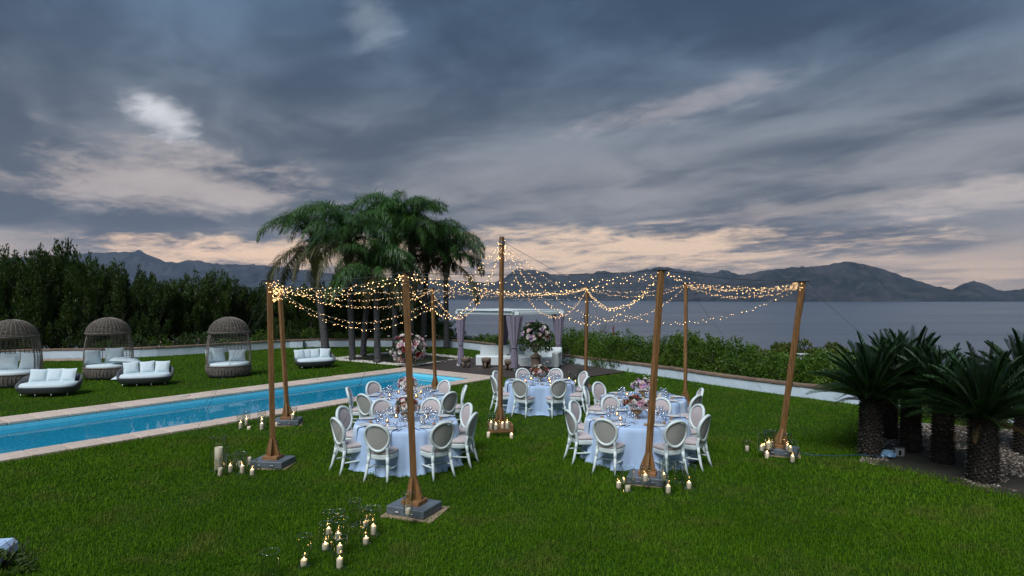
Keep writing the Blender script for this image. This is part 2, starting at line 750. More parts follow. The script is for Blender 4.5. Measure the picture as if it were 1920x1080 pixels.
MT['cap'] = simple("cap_brick", (.24, .155, .11), (.15, .105, .08), .85, 4, b=.5, bscale=60, bdist=.006, rnd=.22)
MT['render'] = simple("white_wall_paint", (.60, .70, .80), (.50, .60, .69), .85, 2.2, b=.35, bscale=25, bdist=.006, detail=8)
MT['deckwood'] = simple("dark_decking", (.060, .043, .036), (.035, .026, .023), .6, 3, stretch=(1, 12, 1), b=.3, bscale=40)
MT['paving'] = simple("brown_paving", (.085, .060, .045), (.055, .042, .033), .85, 3, b=.4, bscale=40)

# lawn, with a hole for the pool
lawn = flat_poly("lawn", LAWN, MT['turf'], 0.0,
                 holes=[[pw(S0, T0), pw(S1, T0), pw(S1, T1), pw(S0, T1)]])
lawn['kind'] = 'structure'

# terrain: a shelf behind the walls, then the hillside falling to the sea
SEA = -62.0
gx = np.concatenate([np.linspace(-900, -60, 36), np.linspace(-56, 60, 59), np.linspace(64, 900, 36)])
gy = np.concatenate([np.linspace(-300, -20, 10), np.linspace(-16, 70, 44), np.linspace(76, 900, 42)])
XX, YY = np.meshgrid(gx, gy)
P = np.stack([XX.ravel(), YY.ravel()], 1)
d = polydist(P, LAWN)
ins = inpoly(P, LAWN)
d = np.where(ins, -d, d)
z = np.where(d < -3.0, -2.4, np.where(d < 3.6, -.06, -.06 - .42 * (d - 3.6)))
z += np.where(d > 6, (fbm(P[:, 0] / 14, P[:, 1] / 14, 3) - .5) * np.clip((d - 6) * .12, 0, 7), 0)
z = np.where(P[:, 1] < -15, -.3, z)
z = np.maximum(z, SEA - 3)
nx, ny = len(gx), len(gy)
ii = np.arange(nx * ny).reshape(ny, nx)
Q = np.stack([ii[:-1, :-1], ii[:-1, 1:], ii[1:, 1:], ii[1:, :-1]], -1).reshape(-1, 4)
terrain = mo("terrain", np_mesh("terrain", np.column_stack([P, z]), Q, True), MT['hill'])
terrain['kind'] = 'structure'

# the sea
m, nt, bs = new_mat("sea_water")
f1 = mrange(nt, mnoise(nt, .0016, 5, stretch=(1, 4, 1)), .4, .65)
nt.links.new(mixc(nt, f1, (.070, .092, .125), (.086, .106, .138)), bs.inputs['Base Color'])
rr = mrange(nt, mnoise(nt, .0011, 4, stretch=(.6, 5, 1)), .35, .7, .27, .36)
nt.links.new(rr, bs.inputs['Roughness'])
bs.inputs['IOR'].default_value = 1.33
bump(nt, bs, mnoise(nt, .16, 5, .6, stretch=(.8, 1.6, 1)), .35, 1.6)
MT['sea'] = m
mb = MB()
mb.add([(-15500, -900, SEA), (15500, -900, SEA), (15500, 16500, SEA), (-15500, 16500, SEA)], [(0, 1, 2, 3)])
sea = mb.build("sea", MT['sea'])
sea['kind'] = 'structure'

# mountains across the bay
m, nt, bs = new_mat("mountain_slope")
a = mnoise(nt, .0022, 8, .62)
b_ = mnoise(nt, .010, 6, .6)
col = mixc(nt, mrange(nt, a, .42, .6), (.016, .021, .020), (.046, .046, .046))
col = mixc(nt, mrange(nt, b_, .5, .68), col, (.062, .058, .054))
nt.links.new(col, bs.inputs['Base Color'])
bs.inputs['Roughness'].default_value = 1
bs.inputs['Specular IOR Level'].default_value = 0
MT['mountain'] = m


def mountain(name, prof, dist, depth, seed, shore_amp):
    """a range whose crest seen from the garden follows prof [(px, py)...]; real size, dist metres off"""
    px = np.arange(prof[0][0], prof[-1][0] + 1, 3.0)
    py = np.interp(px, [p[0] for p in prof], [p[1] for p in prof])
    ang = np.arctan((px - 960) / F)
    crest = (HZ - py) / F
    nr = 44
    V = []
    for t in np.concatenate([np.linspace(0, 1, 30), np.linspace(1.04, 1.6, nr - 30)]):
        rr = dist + depth * (t - 1)
        sh = (fbm(px / 60.0, np.full_like(px, 3.3), seed, 4) - .5) * shore_amp
        rad = rr + sh * max(0, 1 - t)
        x, y = np.tan(ang) * rad, rad
        hc = H + crest * dist - SEA
        up = np.clip(t, 0, 1) ** 1.25 if t <= 1 else max(0, 1 - (t - 1) * 1.5)
        n1 = fbm(x / 420.0, y / 420.0, seed, 5) - .5
        n2 = np.abs(fbm(x / 230.0 + 9, y / 520.0, seed + 40, 4) - .5) * 2
        env = min(1.0, t * 3) * (1 - min(1, t) ** 4) if t < 1 else 0.0
        z = hc * up + (n1 * .55 - n2 * .35) * hc * env * .9
        rg = (fbm(px / 7.0, np.zeros_like(px) + 1.7, seed + 7, 4) - .5) * 40 * (dist / 9000)
        z = z + rg * math.exp(-((t - 1) / .15) ** 2)
        V.append(np.column_stack([x, y, SEA - 2 + np.maximum(z, 0 if t > 0 else -1)]))
    V = np.concatenate(V)
    n = len(px)
    ii = np.arange(n * nr).reshape(nr, n)
    Q = np.stack([ii[:-1, :-1], ii[:-1, 1:], ii[1:, 1:], ii[1:, :-1]], -1).reshape(-1, 4)
    o = mo(name, np_mesh(name, V, Q, True), MT['mountain'])
    o['kind'] = 'structure'
    return o


mountain("mountains", [(-160, 480), (-60, 486), (40, 482), (120, 480), (150, 476), (200, 473), (240, 472.5), (262, 469), (274, 476), (290, 483), (310, 490), (332, 492),
                       (350, 488), (370, 487), (385, 492), (400, 494), (430, 496), (470, 495), (520, 500), (580, 508), (650, 515),
                       (720, 520), (780, 522), (840, 526), (900, 530), (935, 528), (960, 522)], 13600, 2600, 11, 600)
mountain("mountains", [(880, 549), (905, 545), (925, 532), (949, 518), (960, 508), (971, 504), (985, 505), (1000, 506), (1015, 510), (1027, 510), (1035, 515),
                       (1061, 515.6), (1090, 512), (1107, 513), (1121, 508), (1135, 508), (1151, 512), (1175, 511), (1196, 508), (1215, 504),
                       (1237, 500), (1250, 501), (1264, 504), (1285, 507), (1305, 508), (1331, 513), (1354, 507), (1368, 509), (1387, 514.5),
                       (1420, 517), (1480, 519), (1560, 522), (1640, 528), (1700, 540), (1760, 552)], 11200, 1900, 23, 500)
mountain("mountains", [(1240, 561), (1290, 552), (1330, 541), (1372, 526), (1400, 514), (1421, 509), (1459, 504), (1480, 502), (1496, 500.6), (1520, 499), (1552, 496),
                       (1575, 492), (1590, 490), (1605, 492), (1625, 497), (1640, 500), (1662, 507), (1700, 520), (1730, 529), (1760, 537), (1785, 543),
                       (1800, 535.5), (1812, 529), (1825, 527), (1838, 529), (1850, 533), (1866, 541), (1882, 546), (1900, 544.5), (1920, 540),
                       (1960, 534), (2040, 540), (2120, 552)], 8900, 1300, 31, 420)

# pale houses along the far shore, too small to pick apart
mb = MB()
for i in range(58):
    px = random.gauss(1000, 45) if i < 46 else random.uniform(1480, 1760)
    dd = 9300 if i < 46 else 7620
    sz = 1.0 if i < 46 else .45
    x = (px - 960) / F * dd
    mb.box((x, dd + random.uniform(-60, 120), SEA + random.uniform(6, 26)), (sz * random.uniform(8, 22), 12 * sz, sz * random.uniform(6, 13)))
MT['far_house'] = simple("far_house_plaster", (.6, .56, .5), rough=.9)
fh = mb.build("shore_houses", MT['far_house'])
fh['kind'] = 'stuff'
tag(fh, "scatter of pale houses along the far shore of the bay", "houses")

# the air over the bay
m = bpy.data.materials.new("haze_air")
m.use_nodes = True
nt = m.node_tree
nt.nodes.clear()
out = nt.nodes.new("ShaderNodeOutputMaterial")
pv = nt.nodes.new("ShaderNodeVolumePrincipled")
pv.inputs['Color'].default_value = (.50, .68, 1.0, 1)
pv.inputs['Density'].default_value = 2.7e-5
pv.inputs['Anisotropy'].default_value = 0.2
nt.links.new(pv.outputs[0], out.inputs['Volume'])
mb = MB()
mb.box((0, 7950, 650), (32000, 18000, 1430))
haze = mb.build("haze", m)
tag(haze, "thin blue evening haze over the bay", "haze", kind='stuff')

# ------------------------------------------------------------------ swimming pool
pool = setting("swimming_pool", (0, 0, 0), PA)
I0, I1, J0, J1 = S0 + .6, S1 - .85, T0 + .62, T1 - .95       # water's edge
m, nt, bs = new_mat("pool_mosaic")
tcn = mnode(nt, "ShaderNodeTexCoord")
br = mnode(nt, "ShaderNodeTexBrick")
mpn = mnode(nt, "ShaderNodeMapping")
nt.links.new(tcn.outputs['Object'], mpn.inputs[0])
mpn.inputs['Rotation'].default_value = (0, 0, 0)
# mosaic follows the wall: x + y along, z up
sp = mnode(nt, "ShaderNodeSeparateXYZ")
nt.links.new(mpn.outputs[0], sp.inputs[0])
ad = mnode(nt, "ShaderNodeMath", operation='ADD')
nt.links.new(sp.outputs[0], ad.inputs[0])
nt.links.new(sp.outputs[1], ad.inputs[1])
cb = mnode(nt, "ShaderNodeCombineXYZ")
nt.links.new(ad.outputs[0], cb.inputs[0])
nt.links.new(sp.outputs[2], cb.inputs[1])
nt.links.new(cb.outputs[0], br.inputs['Vector'])
br.offset = 0
br.inputs['Scale'].default_value = 12
br.inputs['Brick Width'].default_value = .5
br.inputs['Row Height'].default_value = .5
br.inputs['Mortar Size'].default_value = .02
br.inputs['Color1'].default_value = (.14, .66, .86, 1)
br.inputs['Color2'].default_value = (.20, .76, .92, 1)
br.inputs['Mortar'].default_value = (.45, .62, .68, 1)
nt.links.new(br.outputs[0], bs.inputs['Base Color'])
bs.inputs['Roughness'].default_value = .3
MT['mosaic'] = m
mb = MB()
zb, zt = -1.55, -.03
c = [(I0, J0), (I1, J0), (I1, J1), (I0, J1)]
vs = [(x, y, zt) for x, y in c] + [(x, y, zb) for x, y in c]
mb.add(vs, [(4, 5, 6, 7), (0, 1, 5, 4), (1, 2, 6, 5), (2, 3, 7, 6), (3, 0, 4, 7)])
# steps in the far corner
for k in range(4):
    mb.box((I1 - .18 - .3 * k, J1 - 1.2, zb / 2 - .12 * k - .2), (.30, 2.35, 1.25 - .24 * k))
mb.build("basin", MT['mosaic'], pool)

m, nt, bs = new_mat("pool_water")
nt.nodes.remove(bs)
fr = mnode(nt, "ShaderNodeFresnel")
fr.inputs[0].default_value = 1.33
tb = mnode(nt, "ShaderNodeBsdfTransparent")
tb.inputs[0].default_value = (.58, .95, 1.0, 1)
gl = mnode(nt, "ShaderNodeBsdfGlossy")
gl.inputs['Roughness'].default_value = .015
bp = mnode(nt, "ShaderNodeBump")
bp.inputs['Strength'].default_value = .025
bp.inputs['Distance'].default_value = .02
nt.links.new(mnoise(nt, 2.2, 3), bp.inputs['Height'])
nt.links.new(bp.outputs[0], gl.inputs['Normal'])
nt.links.new(bp.outputs[0], fr.inputs['Normal'])
mx = mnode(nt, "ShaderNodeMixShader")
nt.links.new(fr.outputs[0], mx.inputs[0])
nt.links.new(tb.outputs[0], mx.inputs[1])
nt.links.new(gl.outputs[0], mx.inputs[2])
nt.links.new(mx.outputs[0], nt.nodes["Material Output"].inputs[0])
mb = MB()
mb.add([(x, y, -.13) for x, y in c], [(0, 1, 2, 3)])
mb.build("water", m, pool)

# coping stones, one by one, each a little uneven
def coping_mesh(l, w):
    mb = MB()
    mb.box((0, 0, 0), (l - .005, w, .07), .010)
    return mb.mesh("coping_stone")


L_ = .62
cm = [coping_mesh(L_, .62), coping_mesh(L_, .95), coping_mesh(L_, .85), coping_mesh(L_, .6)]
n = int((S1 - S0) / L_)
for i in range(n):
    s = S0 + (i + .5) * (S1 - S0) / n
    mo("coping_stone", cm[0], MT['coping'], pool, (s, T0 + .31, .012 + random.uniform(-.004, .004)), (0, 0, random.uniform(-.004, .004)))
    mo("coping_stone", cm[1], MT['coping'], pool, (s, T1 - .475, .012 + random.uniform(-.004, .004)), (0, 0, random.uniform(-.004, .004)))
n = int((T1 - T0 - 1.57) / L_)
for i in range(n):
    t = T0 + .62 + (i + .5) * (T1 - T0 - 1.57) / n
    mo("coping_stone", cm[2], MT['coping'], pool, (S1 - .425, t, .010 + random.uniform(-.003, .003)), (0, 0, PI / 2), (((T1 - T0 - 1.57) / n) / L_, 1, 1))
    mo("coping_stone", cm[3], MT['coping'], pool, (S0 + .3, t, .010), (0, 0, PI / 2), (((T1 - T0 - 1.57) / n) / L_, 1, 1))
MT['skimmer'] = simple("skimmer_lid_plastic", (.6, .55, .48), rough=.5)
for px, py, lab in ((345, 745, "round pale skimmer lid set in the pool coping, left one"), (588, 714, "round pale skimmer lid set in the pool coping, right one")):
    p = G(px, py)
    mb = MB()
    mb.lathe([(.17, 0), (.17, .012), (.15, .018), (.0, .018)], 20)
    o = mb.build("skimmer_lid", MT['skimmer'], None, (p.x, p.y, .048))
    tag(o, lab, "lid")

# ------------------------------------------------------------------ deck, beds and paving
dk = setting("deck")
da = math.radians(-27)
ux, uy = Vector((math.cos(da), math.sin(da))), Vector((-math.sin(da), math.cos(da)))
mb = MB()
cen = Vector((.4, 27.0))
for i in range(-36, 37):
    # planks run along ux, clipped to the deck outline
    o0 = cen + uy * (i * .145)
    ts = []
    for k in range(len(DECK)):
        a, b = Vector(DECK[k]), Vector(DECK[(k + 1) % len(DECK)])
        da_, db_ = (a - o0).dot(uy), (b - o0).dot(uy)
        if (da_ > 0) != (db_ > 0):
            q = a + (b - a) * (da_ / (da_ - db_))
            ts.append((q - o0).dot(ux))
    if len(ts) >= 2:
        t0, t1 = min(ts), max(ts)
        cc = o0 + ux * ((t0 + t1) / 2)
        mb.box((cc.x, cc.y, .035 + random.uniform(-.002, .002)), (t1 - t0, .136, .03), .004, Matrix.Rotation(da, 3, 'Z'))
o = mb.build("planks", MT['deckwood'], dk)
o['kind'] = 'stuff'
o = flat_poly("garden_bed", BED_PALM, MT['soil'], .004)
o['kind'] = 'structure'
o = flat_poly("garden_bed", BED_LEFT, MT['soil'], .004)
o['kind'] = 'structure'
o = flat_poly("garden_bed", BED_CYC, MT['soil'], .008)
o['kind'] = 'structure'
o = flat_poly("paving", PAVE, MT['paving'], .030)
o['kind'] = 'structure'


def pebbles(name, pts, r0, r1, mat, label):
    """one low stone per point"""
    V, Q = [], []
    base = np.array([(1, 0, 0), (.5, .87, 0), (-.5, .87, 0), (-1, 0, 0), (-.5, -.87, 0), (.5, -.87, 0), (0, 0, .75)])
    low = base.copy()
    n = len(pts)
    rad = rng.uniform(r0, r1, n)
    an = rng.uniform(0, 6.28, n)
    st = rng.uniform(.6, 1.0, n)
    top = np.array([(.55, 0, .6), (.25, .45, .6), (-.25, .45, .55), (-.55, 0, .6), (-.25, -.45, .65), (.25, -.45, .6)])
    T = np.concatenate([base[:6], top])                       # 12 verts
    X = T[None, :, 0] * rad[:, None]
    Y = T[None, :, 1] * (rad * st)[:, None]
    Z = T[None, :, 2] * (rad * .9)[:, None] - rad[:, None] * .1
    ca, sa = np.cos(an)[:, None], np.sin(an)[:, None]
    V = np.stack([X * ca - Y * sa + pts[:, 0:1], X * sa + Y * ca + pts[:, 1:2], Z + pts[:, 2:3]], -1).reshape(-1, 3)
    q = []
    for j in range(6):
        q.append((j, (j + 1) % 6, 6 + (j + 1) % 6, 6 + j))
    q += [(6, 7, 8, 9), (6, 9, 10, 11)]
    q = np.array(q)
    Q = (q[None] + (np.arange(n) * 12)[:, None, None]).reshape(-1, 4)
    o = mo(name, np_mesh(name, V, Q, False), mat)
    tag(o, label, "pebbles", kind='stuff')
    return o


def along(poly, step, width, closed=True):
    out = []
    n = len(poly)
    for i in range(n if closed else n - 1):
        a, b = np.array(poly[i][:2]), np.array(poly[(i + 1) % n][:2])
        l = np.linalg.norm(b - a)
        k = int(l / step * 3)
        t = rng.uniform(0, 1, k)
        nn = np.array([-(b - a)[1], (b - a)[0]]) / l
        out.append(a + t[:, None] * (b - a) + nn * rng.uniform(-width, width, k)[:, None])
    p = np.concatenate(out)
    return np.column_stack([p, np.full(len(p), .012)])


pebbles("white_pebbles", along(BED_PALM, .035, .26), .045, .09, MT['pebble_white'], "white pebbles edging the bed around the palms")


def infill(poly, n, z=.012):
    p = np.array(poly)
    q = rng.uniform(p.min(0), p.max(0), (n, 2))
    q = q[inpoly(q, poly)]
    return np.column_stack([q, np.full(len(q), z)])


pebbles("pink_gravel", infill(BED_LEFT, 1800), .03, .07, MT['pebble_pink'], "pinkish gravel patch at the foot of the white wall")
q = infill(BED_CYC, 30000)
dn = fbm(q[:, 0] * .9, q[:, 1] * .9, 77, 3)
q = q[(dn > .50) & ~inpoly(q, PAVE)]
pebbles("gravel", q, .012, .032, MT['pebble_mix'], "pale loose gravel under the cycads")

# ------------------------------------------------------------------ garden walls
def resample(pts, step):
    P = [Vector(p) for p in pts]
    out = [P[0]]
    for a, b in zip(P[:-1], P[1:]):
        n = max(1, round((b - a).length / step))
        for i in range(1, n + 1):
            out.append(a + (b - a) * (i / n))
    return out


def smooth_path(pts, it=2):
    P = [Vector(p) for p in pts]
    for _ in range(it):
        q = [P[0]]
        for a, b in zip(P[:-1], P[1:]):
            q += [a * .75 + b * .25, a * .25 + b * .75]
        q.append(P[-1])
        P = q
    return P


cap_mesh = MB().box((0, 0, 0), (.492, .34, .075), .01).mesh("cap_stone")


def garden_wall(pts, h, label):
    P = smooth_path(pts)
    root = thing("garden_wall", label, "wall", (P[len(P) // 2].x, P[len(P) // 2].y, 0))
    o0 = Vector((P[len(P) // 2].x, P[len(P) // 2].y))
    mb = MB()
    th = .13
    L, R = [], []
    for i, p in enumerate(P):
        t = (P[min(i + 1, len(P) - 1)] - P[max(i - 1, 0)]).normalized()
        nn = Vector((-t.y, t.x))
        L.append(p + nn * th - o0)
        R.append(p - nn * th - o0)
    n = len(P)
    vs = [(p.x, p.y, -.1) for p in L] + [(p.x, p.y, h) for p in L] + [(p.x, p.y, h) for p in R] + [(p.x, p.y, -.1) for p in R]
    fs = []
    for i in range(n - 1):
        for k in range(3):
            fs.append((k * n + i, (k + 1) * n + i, (k + 1) * n + i + 1, k * n + i + 1))
    mb.add(vs, fs)
    mb.build("wall_face", MT['render'], root)
    # cap stones every half metre
    acc, total = [0], 0
    for a, b in zip(P[:-1], P[1:]):
        total += (b - a).length
        acc.append(total)
    k = int(total / .5)
    for i in range(k):
        s = (i + .5) * total / k
        j = min(int(np.searchsorted(acc, s)) - 1, n - 2)
        a, b = P[j], P[j + 1]
        p = a + (b - a) * ((s - acc[j]) / (b - a).length) - o0
        an = math.atan2((b - a).y, (b - a).x)
        mo("cap_stone", cap_mesh, MT['cap'], root, (p.x, p.y, h + .036 + random.uniform(-.006, .006)),
           (random.uniform(-.01, .01), random.uniform(-.008, .008), an + random.uniform(-.015, .015)), (total / k / .5, 1, 1))
    return root


garden_wall(WALL_L, .42, "low white garden wall with brick cap curving behind the daybeds and palms")
garden_wall([tuple(p) for p in WALL_R], .33, "low white garden wall with brick cap running down the right side of the lawn")
# small pier in the left wall
p = G(554, 652)
root = thing("wall_pier", "short white square pier standing in front of the wall behind the sofas", "pier", (p.x, p.y + .3, 0), .25)
MB().box((0, 0, .16), (.72, .7, .5), .02).build("wall_face", MT['render'], root)
MB().box((0, 0, .445), (.80, .78, .06), .012).build("cap_stone", MT['cap'], root)

# ------------------------------------------------------------------ plants
MT['leaf_hedge'] = leaf_mat("leaf_dark_hedge", (.014, .034, .009), (.052, .100, .018), (.060, .098, .016), rough=.4)
MT['leaf_bush'] = leaf_mat("leaf_bush", (.034, .092, .011), (.100, .180, .020), (.12, .185, .024), rough=.4)
MT['leaf_low'] = leaf_mat("leaf_low_shrub", (.028, .055, .016), (.065, .105, .026), (.045, .085, .02))
MT['leaf_pine'] = leaf_mat("leaf_pine", (.060, .082, .010), (.13, .145, .020), (.05, .08, .012))
MT['leaf_palm'] = leaf_mat("leaf_palm", (.028, .088, .026), (.100, .190, .055), (.060, .125, .034), rough=.35, spec=.5)
MT['leaf_palm_old'] = leaf_mat("leaf_palm_old", (.075, .090, .034), (.16, .145, .072), (.12, .10, .052), rough=.5)
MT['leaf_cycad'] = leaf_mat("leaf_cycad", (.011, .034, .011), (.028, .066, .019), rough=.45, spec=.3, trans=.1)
MT['leaf_cycad_old'] = leaf_mat("leaf_cycad_old", (.11, .075, .03), (.16, .11, .05), rough=.5)
MT['bark'] = simple("bark_grey", (.11, .095, .075), (.06, .05, .04), .9, 7, stretch=(1, 1, .25), b=.7, bscale=30, bdist=.02)
MT['palm_bark'] = simple("palm_trunk", (.105, .105, .11), (.055, .055, .06), .9, 4, stretch=(1, 1, 5), b=.6, bscale=12, bdist=.03)
MT['palm_boot'] = simple("palm_boot", (.13, .11, .07), (.07, .06, .035), .8, 9, stretch=(3, 3, .6), b=.6, bscale=30, bdist=.02)
MT['cycad_bark'] = simple("cycad_trunk", (.040, .032, .025), (.018, .015, .012), .95, 16, b=.8, bscale=40, bdist=.02)


def nrm(a):
    return a / np.maximum(np.linalg.norm(a, axis=1, keepdims=True), 1e-9)


def leaves(Pn, D, L, Wd, fold=.12):
    """one pointed leaf per base point Pn, heading D, length L, width Wd"""
    n = len(Pn)
    r = rng.normal(size=(n, 3))
    sd = nrm(np.cross(D, r))
    up = np.cross(sd, D)
    L = np.broadcast_to(np.asarray(L, float), (n,))[:, None]
    Wd = np.broadcast_to(np.asarray(Wd, float), (n,))[:, None]
    mid = Pn + D * L * .45 + up * L * fold
    V = np.stack([Pn, mid + sd * Wd * .5, Pn + D * L, mid - sd * Wd * .5], 1).reshape(-1, 3)
    Q = np.arange(n * 4).reshape(n, 4)
    return V, Q


def plume_tree(h, r, nplume, per, lsize, seed, base=.1):
    """leaves of a tall dense shrub made of upright sprays"""
    g = np.random.default_rng(seed)
    PP, DD = [], []
    for i in range(nplume):
        a = g.uniform(0, 6.283)
        q = math.sqrt(g.uniform(0, 1)) * r
        f = q / r
        z0 = g.uniform(base, .62) * h
        ln = g.uniform(.28, .5) * h * (1.05 - .45 * f)
        if i < 5:
            q *= .5
            z0 = g.uniform(.5, .64) * h
            ln = (h - z0) * g.uniform(.86, 1.08)
        z1 = min(z0 + ln, h * (1.04 - .25 * f))
        b0 = np.array([math.cos(a) * q * .75, math.sin(a) * q * .75, z0])
        b1 = np.array([math.cos(a) * (q + .15 * r), math.sin(a) * (q + .15 * r), z1])
        b1[:2] += g.normal(0, .12, 2)
        t = g.uniform(0, 1, per) ** .8
        cr = g.uniform(.15, .27) * (1 - .85 * t ** 1.7) + .02
        th = g.uniform(0, 6.283, per)
        k = np.sqrt(g.uniform(.05, 1, per)) * cr
        pts = b0 + t[:, None] * (b1 - b0) + np.column_stack([np.cos(th) * k, np.sin(th) * k, g.normal(0, .05, per)])
        d = np.column_stack([np.cos(th), np.sin(th), g.uniform(.3, 1.6, per) + t]) + g.normal(0, .3, (per, 3))
        PP.append(pts)
        DD.append(nrm(d))
    PP, DD = np.concatenate(PP), np.concatenate(DD)
    return leaves(PP, DD, g.uniform(.7, 1.3, len(PP)) * lsize, lsize * .42)


def stems(h, r, n, seed, rad=.05, top=.65):
    g = random.Random(seed)
    mb = MB()
    for i in range(n):
        a = g.uniform(0, 6.28)
        pts, x, y = [], math.cos(a) * .12, math.sin(a) * .12
        for k in range(7):
            t = k / 6
            pts.append((x, y, t * h * top))
            x += math.cos(a) * r * .14 + g.uniform(-.07, .07)
            y += math.sin(a) * r * .14 + g.uniform(-.07, .07)
        mb.tube(pts, [rad * (1 - .75 * k / 6) for k in range(7)], 5)
        b0 = Vector(pts[3])
        for _ in range(2):
            aa = g.uniform(0, 6.28)
            e = b0 + Vector((math.cos(aa) * r * .5, math.sin(aa) * r * .5, h * .22))
            mb.tube([b0, (b0 + e) / 2 + Vector((0, 0, .1)), e], [rad * .5, rad * .35, rad * .15], 4)
    return mb


def bush_leaves(rx, ry, h, n, lsize, seed, sprigs=10):
    g = np.random.default_rng(seed)
    u = g.normal(size=(n, 3))
    u = nrm(u)
    u[:, 2] = np.abs(u[:, 2])
    rad = g.uniform(.55, 1.0, n) ** .5
    lum = 1 + .22 * np.sin(u[:, 0] * 5 + seed) * np.cos(u[:, 1] * 6 + seed * 2) + .18 * np.sin(u[:, 2] * 7 + u[:, 0] * 4 + seed)
    pts = u * (rad * lum)[:, None] * np.array([rx, ry, h * .93])
    d = nrm(u + g.normal(0, .6, (n, 3)) + np.array([0, 0, .4]))
    PP, DD = [pts], [d]
    for i in range(sprigs):
        a = g.uniform(0, 6.283)
        q = g.uniform(0, .7)
        b0 = np.array([math.cos(a) * rx * q, math.sin(a) * ry * q, h * .75])
        b1 = b0 + np.array([g.normal(0, .12), g.normal(0, .12), g.uniform(.25, .55) * h])
        k = 34
        t = g.uniform(0, 1, k)
        th = g.uniform(0, 6.283, k)
        PP.append(b0 + t[:, None] * (b1 - b0) + np.column_stack([np.cos(th), np.sin(th), th * 0]) * .03)
        DD.append(nrm(np.column_stack([np.cos(th), np.sin(th), np.full(k, .7)])))
    PP, DD = np.concatenate(PP), np.concatenate(DD)
    return leaves(PP, DD, g.uniform(.65, 1.35, len(PP)) * lsize, lsize * .5)


def plant(name, label, cat, loc, leafmesh, lmat, stemmesh, smat, group, sc=(1, 1, 1), rz=0.):
    t = thing(name, label, cat, loc, rz, group)
    t.scale = sc
    mo("crown" if cat == 'tree' else "foliage", leafmesh, lmat, t)
    mo("trunk" if cat == 'tree' else "stem", stemmesh, smat, t)
    return t


# --- tall dark hedge trees behind the left wall
TV = []
for k in range(6):
    V, Q = plume_tree(4.0, 1.05, 66, 130, .125, 100 + k, .03)
    TV.append((np_mesh("hedge_crown", V, Q), stems(4.0, .8, 4, 50 + k).mesh("hedge_trunk")))
hedge = [(-70, 452, 30.6), (-32, 462, 32.6), (6, 458, 31.5), (42, 472, 33.5), (72, 462, 31.8), (103, 444, 32.6), (128, 452, 33.8), (160, 470, 32.8), (192, 484, 34.2),
         (222, 492, 33.6), (252, 500, 35.2), (284, 508, 34.6), (316, 522, 36.2), (346, 512, 36.8), (380, 502, 37.2), (412, 506, 37.6), (440, 520, 38.8),
         (470, 538, 39.6), (498, 526, 40.2), (528, 530, 39.6), (560, 534, 40.4), (594, 528, 39.8), (630, 536, 40.4), (664, 530, 39.8), (698, 538, 40.4),
         (730, 532, 39.8), (764, 540, 40.4), (796, 552, 40.2)]
ords = ["first", "second", "third", "fourth", "fifth", "sixth", "seventh", "eighth", "ninth", "tenth", "eleventh", "twelfth", "thirteenth",
        "fourteenth", "fifteenth", "sixteenth", "seventeenth", "eighteenth"]
for i, (px, py, y) in enumerate(hedge):
    p = AT(px, py, y)
    me = TV[i % 6]
    if i < 2:
        lab = "tall dark hedge tree at the left edge behind the leftmost daybed, %s one" % ("outer", "inner")[i]
    elif i < 18:
        lab = "tall dark bushy hedge tree behind the white wall, %s from the left" % ords[i]
    else:
        lab = "dark shrubby tree behind the palm trunks, %s from the left there" % ords[i - 18]
    hs = (p.z + .15) / 4.0
    plant("hedge_tree", lab, "tree", (p.x, y, -.05), me[0], MT['leaf_hedge'], me[1], MT['bark'], "dark hedge trees behind the left wall",
          (.95 + .25 * random.random(), .95 + .2 * random.random(), hs), random.uniform(0, 6.28))
for i in range(17):                                   # a second row closes the gaps between the trunks
    px = -60 + i * 55
    a_ = [h_ for h_ in hedge if h_[0] <= px][-1] if px > -70 else hedge[0]
    p = AT(px, a_[1] + 42, a_[2] + 1.9)
    me = TV[(i + 3) % 6]
    plant("hedge_tree", "dark shorter tree in the back row of the hedge, %s from the left" % ords[i], "tree", (p.x, p.y, -.05), me[0], MT['leaf_hedge'], me[1], MT['bark'],
          "dark hedge trees behind the left wall", (1.35, 1.1, (p.z + .1) / 4.0), random.uniform(0, 6.28))
# --- low shrubs along the top of the left wall
BV = []
for k in range(5):
    V, Q = bush_leaves(.8, .6, .75, 1500, .085, 300 + k, 6)
    BV.append((np_mesh("shrub_foliage", V, Q), stems(.7, .5, 5, 80 + k, .018, .8).mesh("shrub_stem")))
MT['petal_pink'] = simple("petal_pink", (.62, .30, .42), (.70, .45, .52), .6, 20)
MT['petal_white'] = simple("petal_white", (.82, .78, .74), (.72, .67, .62), .6, 20)
MT['petal_mauve'] = simple("petal_mauve", (.50, .30, .55), (.58, .42, .62), .6, 20)
MT['petal_red'] = simple("petal_dark_red", (.20, .012, .018), (.30, .03, .03), .6, 20)
MT['petal_rust'] = simple("petal_rust", (.26, .075, .03), (.36, .12, .05), .6, 20)
MT['petal_blush'] = simple("petal_blush", (.78, .60, .58), (.72, .50, .52), .6, 20)


def petals(n, r, h, size, seed):
    g = np.random.default_rng(seed)
    u = nrm(g.normal(size=(n, 3)))
    u[:, 2] = np.abs(u[:, 2])
    V, Q = [], []
    pts = np.repeat(u * np.array([r, r, h]), 4, axis=0)
    d = nrm(np.repeat(u, 4, axis=0) + g.normal(0, .9, (n * 4, 3)))
    return leaves(pts, d, size, size * .8)


